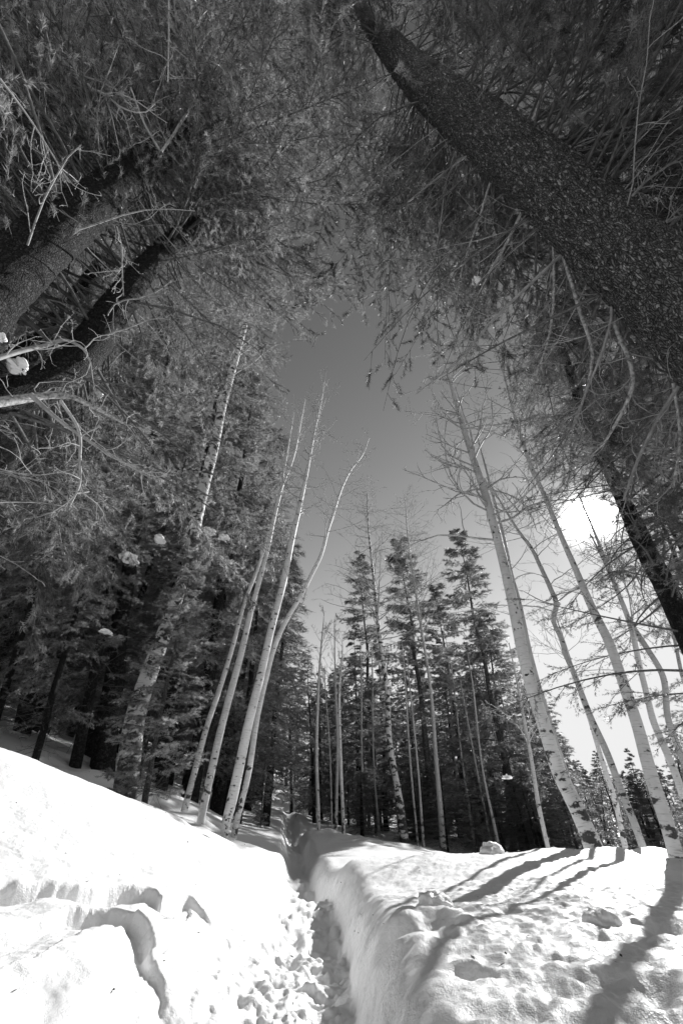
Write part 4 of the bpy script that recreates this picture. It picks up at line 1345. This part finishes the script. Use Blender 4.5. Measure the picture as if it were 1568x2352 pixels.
px_conifer("fir_tree", "dense fir rising between the old patched aspen and the white aspens", 'tall', 0, (430, 1860), (588, 850), 15.0, 1.3, "fir")
px_conifer("fir_tree", "tall dense fir topping out just left of the old patched aspen's upper trunk", 'tall', 1, (352, 1850), (520, 740), 14.5, 1.25, "fir")
px_conifer("fir_tree", "fir with its top hidden among the crowns of the white aspens", 'fir', 0, (500, 1860), (648, 985), 17.0, 1.2, "fir")

# ---- the dense wood behind: alike conifers, each one a tree of its own
SKY_U = [0, 300, 560, 640, 690, 720, 780, 800, 1000, 1060, 1150, 1240, 1300, 1400, 1480, 1568, 1800]
SKY_V = [0, 300, 1080, 1140, 1480, 1530, 1500, 1420, 1420, 1450, 1480, 1600, 1720, 1760, 1740, 1700, 1650]
r = np.random.default_rng(90)
spots = []
tries = 0
while len(spots) < 235 and tries < 6000:
    tries += 1
    zone = r.uniform()
    if zone < .46:
        a = rad(r.uniform(-58, -9)); D = r.uniform(14, 44)
    elif zone < .82:
        a = rad(r.uniform(-9, 24)); D = r.uniform(29, 66)
    else:
        a = rad(r.uniform(24, 50)); D = r.uniform(24, 60)
    x, y = D * math.sin(a), D * math.cos(a)
    dl = poly_dist(np.array([x]), np.array([y]), trail_xy)[0][0]
    if abs(dl) < 1.8 or any((x - s[0]) ** 2 + (y - s[1]) ** 2 < 1.7 ** 2 for s in spots):
        continue
    spots.append((x, y, D, a))
GL = "dark conifers crowding the left slope"; GM = "conifers crowding the end of the trail"; GR = "dark conifers beyond the right bank"
for i, (x, y, D, a) in enumerate(spots):
    z = gz(x, y)
    lft = a < rad(-9)
    H = r.uniform(12, 20) if lft else r.uniform(8, 14)
    for _ in range(12):                     # keep below the skyline that the photograph shows
        tp = np.array([x, y, z + H])
        u, v, f = proj(tp)
        if v > np.interp(u, SKY_U, SKY_V) + 10 or H < 3:
            break
        H *= .9
    if lft:
        lab, grp = "dark conifer lost among the crowded trees of the left slope", GL
    elif a < rad(24):
        lab, grp = "conifer in the crowded stand closing off the trail behind the young pines", GM
    else:
        lab, grp = "low dark conifer in the thicket beyond the right bank", GR
    kind = 'far' if D > 26 or a > rad(24) else ('fir' if i % 3 else 'tall')
    lean = r.normal(0, .25, 2)
    put_conifer("conifer_tree", lab, kind, i, (x, y, z - .1), (x + lean[0], y + lean[1], z + H), grp, "conifer", r.uniform(1.0, 1.6) * (1.2 if H < 7 else 1))

for i in range(70):
    a = rad(r.uniform(-12, 34)); D = r.uniform(20, 36)
    x, y = D * math.sin(a), D * math.cos(a)
    if abs(poly_dist(np.array([x]), np.array([y]), trail_xy)[0][0]) < 2.2:
        continue
    z = gz(x, y); H = r.uniform(2.0, 3.8)
    put_conifer("conifer_sapling", "low bushy young conifer in the undergrowth behind the right bank", 'pine' if i % 2 else 'fir', i, (x, y, z - .1), (x + r.normal(0, .1), y, z + H),
                "young conifers in the undergrowth", "conifer", r.uniform(2.2, 3.2))

# ---- snow lying on boughs, and lumps on the banks
def blob(name, label, c, rad3, seed, cat="snow clump", group=None, n=14, rough=.25, flat=True):
    th = np.linspace(0, PI, n); ph = np.linspace(0, 2 * PI, 2 * n, endpoint=False)
    T_, Pq = np.meshgrid(th, ph, indexing='ij')
    d = np.stack([np.sin(T_) * np.cos(Pq), np.sin(T_) * np.sin(Pq), np.cos(T_)], -1)
    rr3 = 1 + rough * 2 * fbm(d[..., 0] * 2 + seed * 3.1 + d[..., 2], d[..., 1] * 2 + d[..., 2] * 1.3, 3, seed)
    V = d * rr3[..., None] * np.array(rad3)
    if flat:
        V[..., 2] = np.maximum(V[..., 2], -0.35 * rad3[2])
    ii = np.arange(n * 2 * n).reshape(n, 2 * n)
    F = np.stack([ii[:-1], ii[1:], np.roll(ii[1:], -1, 1), np.roll(ii[:-1], -1, 1)], -1).reshape(-1, 4)
    g = Geo(); g.add(V.reshape(-1, 3) + np.array(c), F)
    o = put(name, g, [M_SNOW], None, origin=tuple(float(q) for q in c))
    return tag(o, label, cat, group)


for i, (u, v, D, wpx, hpx, lab) in enumerate([
    (366, 1240, 8.2, 30, 20, "larger snow clump on a bough left of the old aspen's white trunk"),
    (296, 1282, 8.4, 48, 18, "long double snow clump on a bough, lower left of the larger clump"),
    (905, 437, 2.4, 15, 20, "bright snow lump caught high in the big pine's boughs near the top"),
    (1092, 646, 3.0, 24, 13, "snow lump on the big pine's boughs left of its long dead limb"),
    (478, 1222, 9.2, 34, 14, "snow strip on the bough that touches the old aspen's white trunk"),
    (512, 1236, 9.2, 30, 14, "snow strip at the bough tip just right of the old aspen"),
    (230, 906, 5.0, 22, 14, "small snow clump just below the curved pine trunk"),
    (42, 842, 3.9, 50, 32, "snow wedge lying on the curved pine trunk at the left edge"),
    (893, 1573, 12.4, 12, 16, "white snow ball on the tall mottled aspen's trunk in the middle"),
    (1162, 1787, 11.0, 22, 12, "snow clump on a low bough of the young pines left of the carved aspen"),
    (245, 1452, 8.6, 34, 12, "flat snow pad on a low bough above the dark left trunks"),
    (1095, 538, 2.8, 10, 9, "tiny snow lump high on the big pine, above the lump by the dead limb"),
    (0, 775, 3.6, 26, 20, "snow cap cut by the left edge above the snow wedge"),
]):
    p = P(float(u), float(v), np.float64(D)); rg = np.linalg.norm(p - [0, 0, CZ]); sc_ = rg / np.linalg.norm(ray(u, v))
    blob("snow_clump", lab, p, (wpx * sc_ * .38, wpx * sc_ * .38, hpx * sc_ * .42), 40 + i, rough=.6, n=20)
for i, (u, v, s, h, lab) in enumerate([
    (1388, 2134, .075, .05, "broken snow block lying on the right bank"),
    (1130, 1957, .15, .09, "rounded snow lump on the crest of the right bank"),
    (768, 2262, .035, .04, "round white snowball in the trail trench"),
    (785, 2285, .03, .025, "small snow crumb right of the snowball in the trench"),
    (742, 2290, .05, .04, "snow shard leaning on the left wall of the trench"),
    (1000, 2098, .10, .06, "snow slab edge where the aspen's shadow meets the trench wall"),
]):
    q = ray_ground(u, v)
    zq = gz(q[0], q[1])
    blob("snow_chunk", lab, (q[0], q[1], zq + h * .12), (s, s, h), 70 + i, "snow chunk", rough=.3, n=20)
# bark flakes, needles and twig ends shed on the snow
r = np.random.default_rng(123)
n = 900
cx = np.concatenate([np.array([w_[0] for w_ in WELLS])[r.integers(0, len(WELLS), n // 2)] + r.normal(0, .6, n // 2), r.uniform(-5, 4.5, n - n // 2)])
cy = np.concatenate([np.zeros(n // 2), r.uniform(1.8, 10, n - n // 2)])
wi = r.integers(0, len(WELLS), n // 2)
cx[:n // 2] = np.array([WELLS[i][0] for i in wi]) + r.normal(0, .55, n // 2); cy[:n // 2] = np.array([WELLS[i][1] for i in wi]) + r.normal(0, .55, n // 2)
cz = ground(cx, cy) + .004
C_ = np.stack([cx, cy, cz], -1); an = r.uniform(0, 2 * PI, n); ln = r.uniform(.006, .018, n); wd_ = r.uniform(.002, .007, n)
dx = np.stack([np.cos(an), np.sin(an), r.normal(0, .2, n)], -1) * ln[:, None]; dy = np.stack([-np.sin(an), np.cos(an), r.normal(0, .3, n)], -1) * wd_[:, None]
g = Geo(); g.add(np.stack([C_ - dx, C_ + dy, C_ + dx, C_ - dy], 1).reshape(-1, 3), np.arange(4 * n).reshape(-1, 4), smooth=False)
tag(put("bark_litter", g, [M_KNOT], None, (0, 0, 0)), "dark specks of bark and needles scattered over the snow", "litter", None, "stuff")
print("TRIS", TRI_TOTAL[0], "boughs", nb)
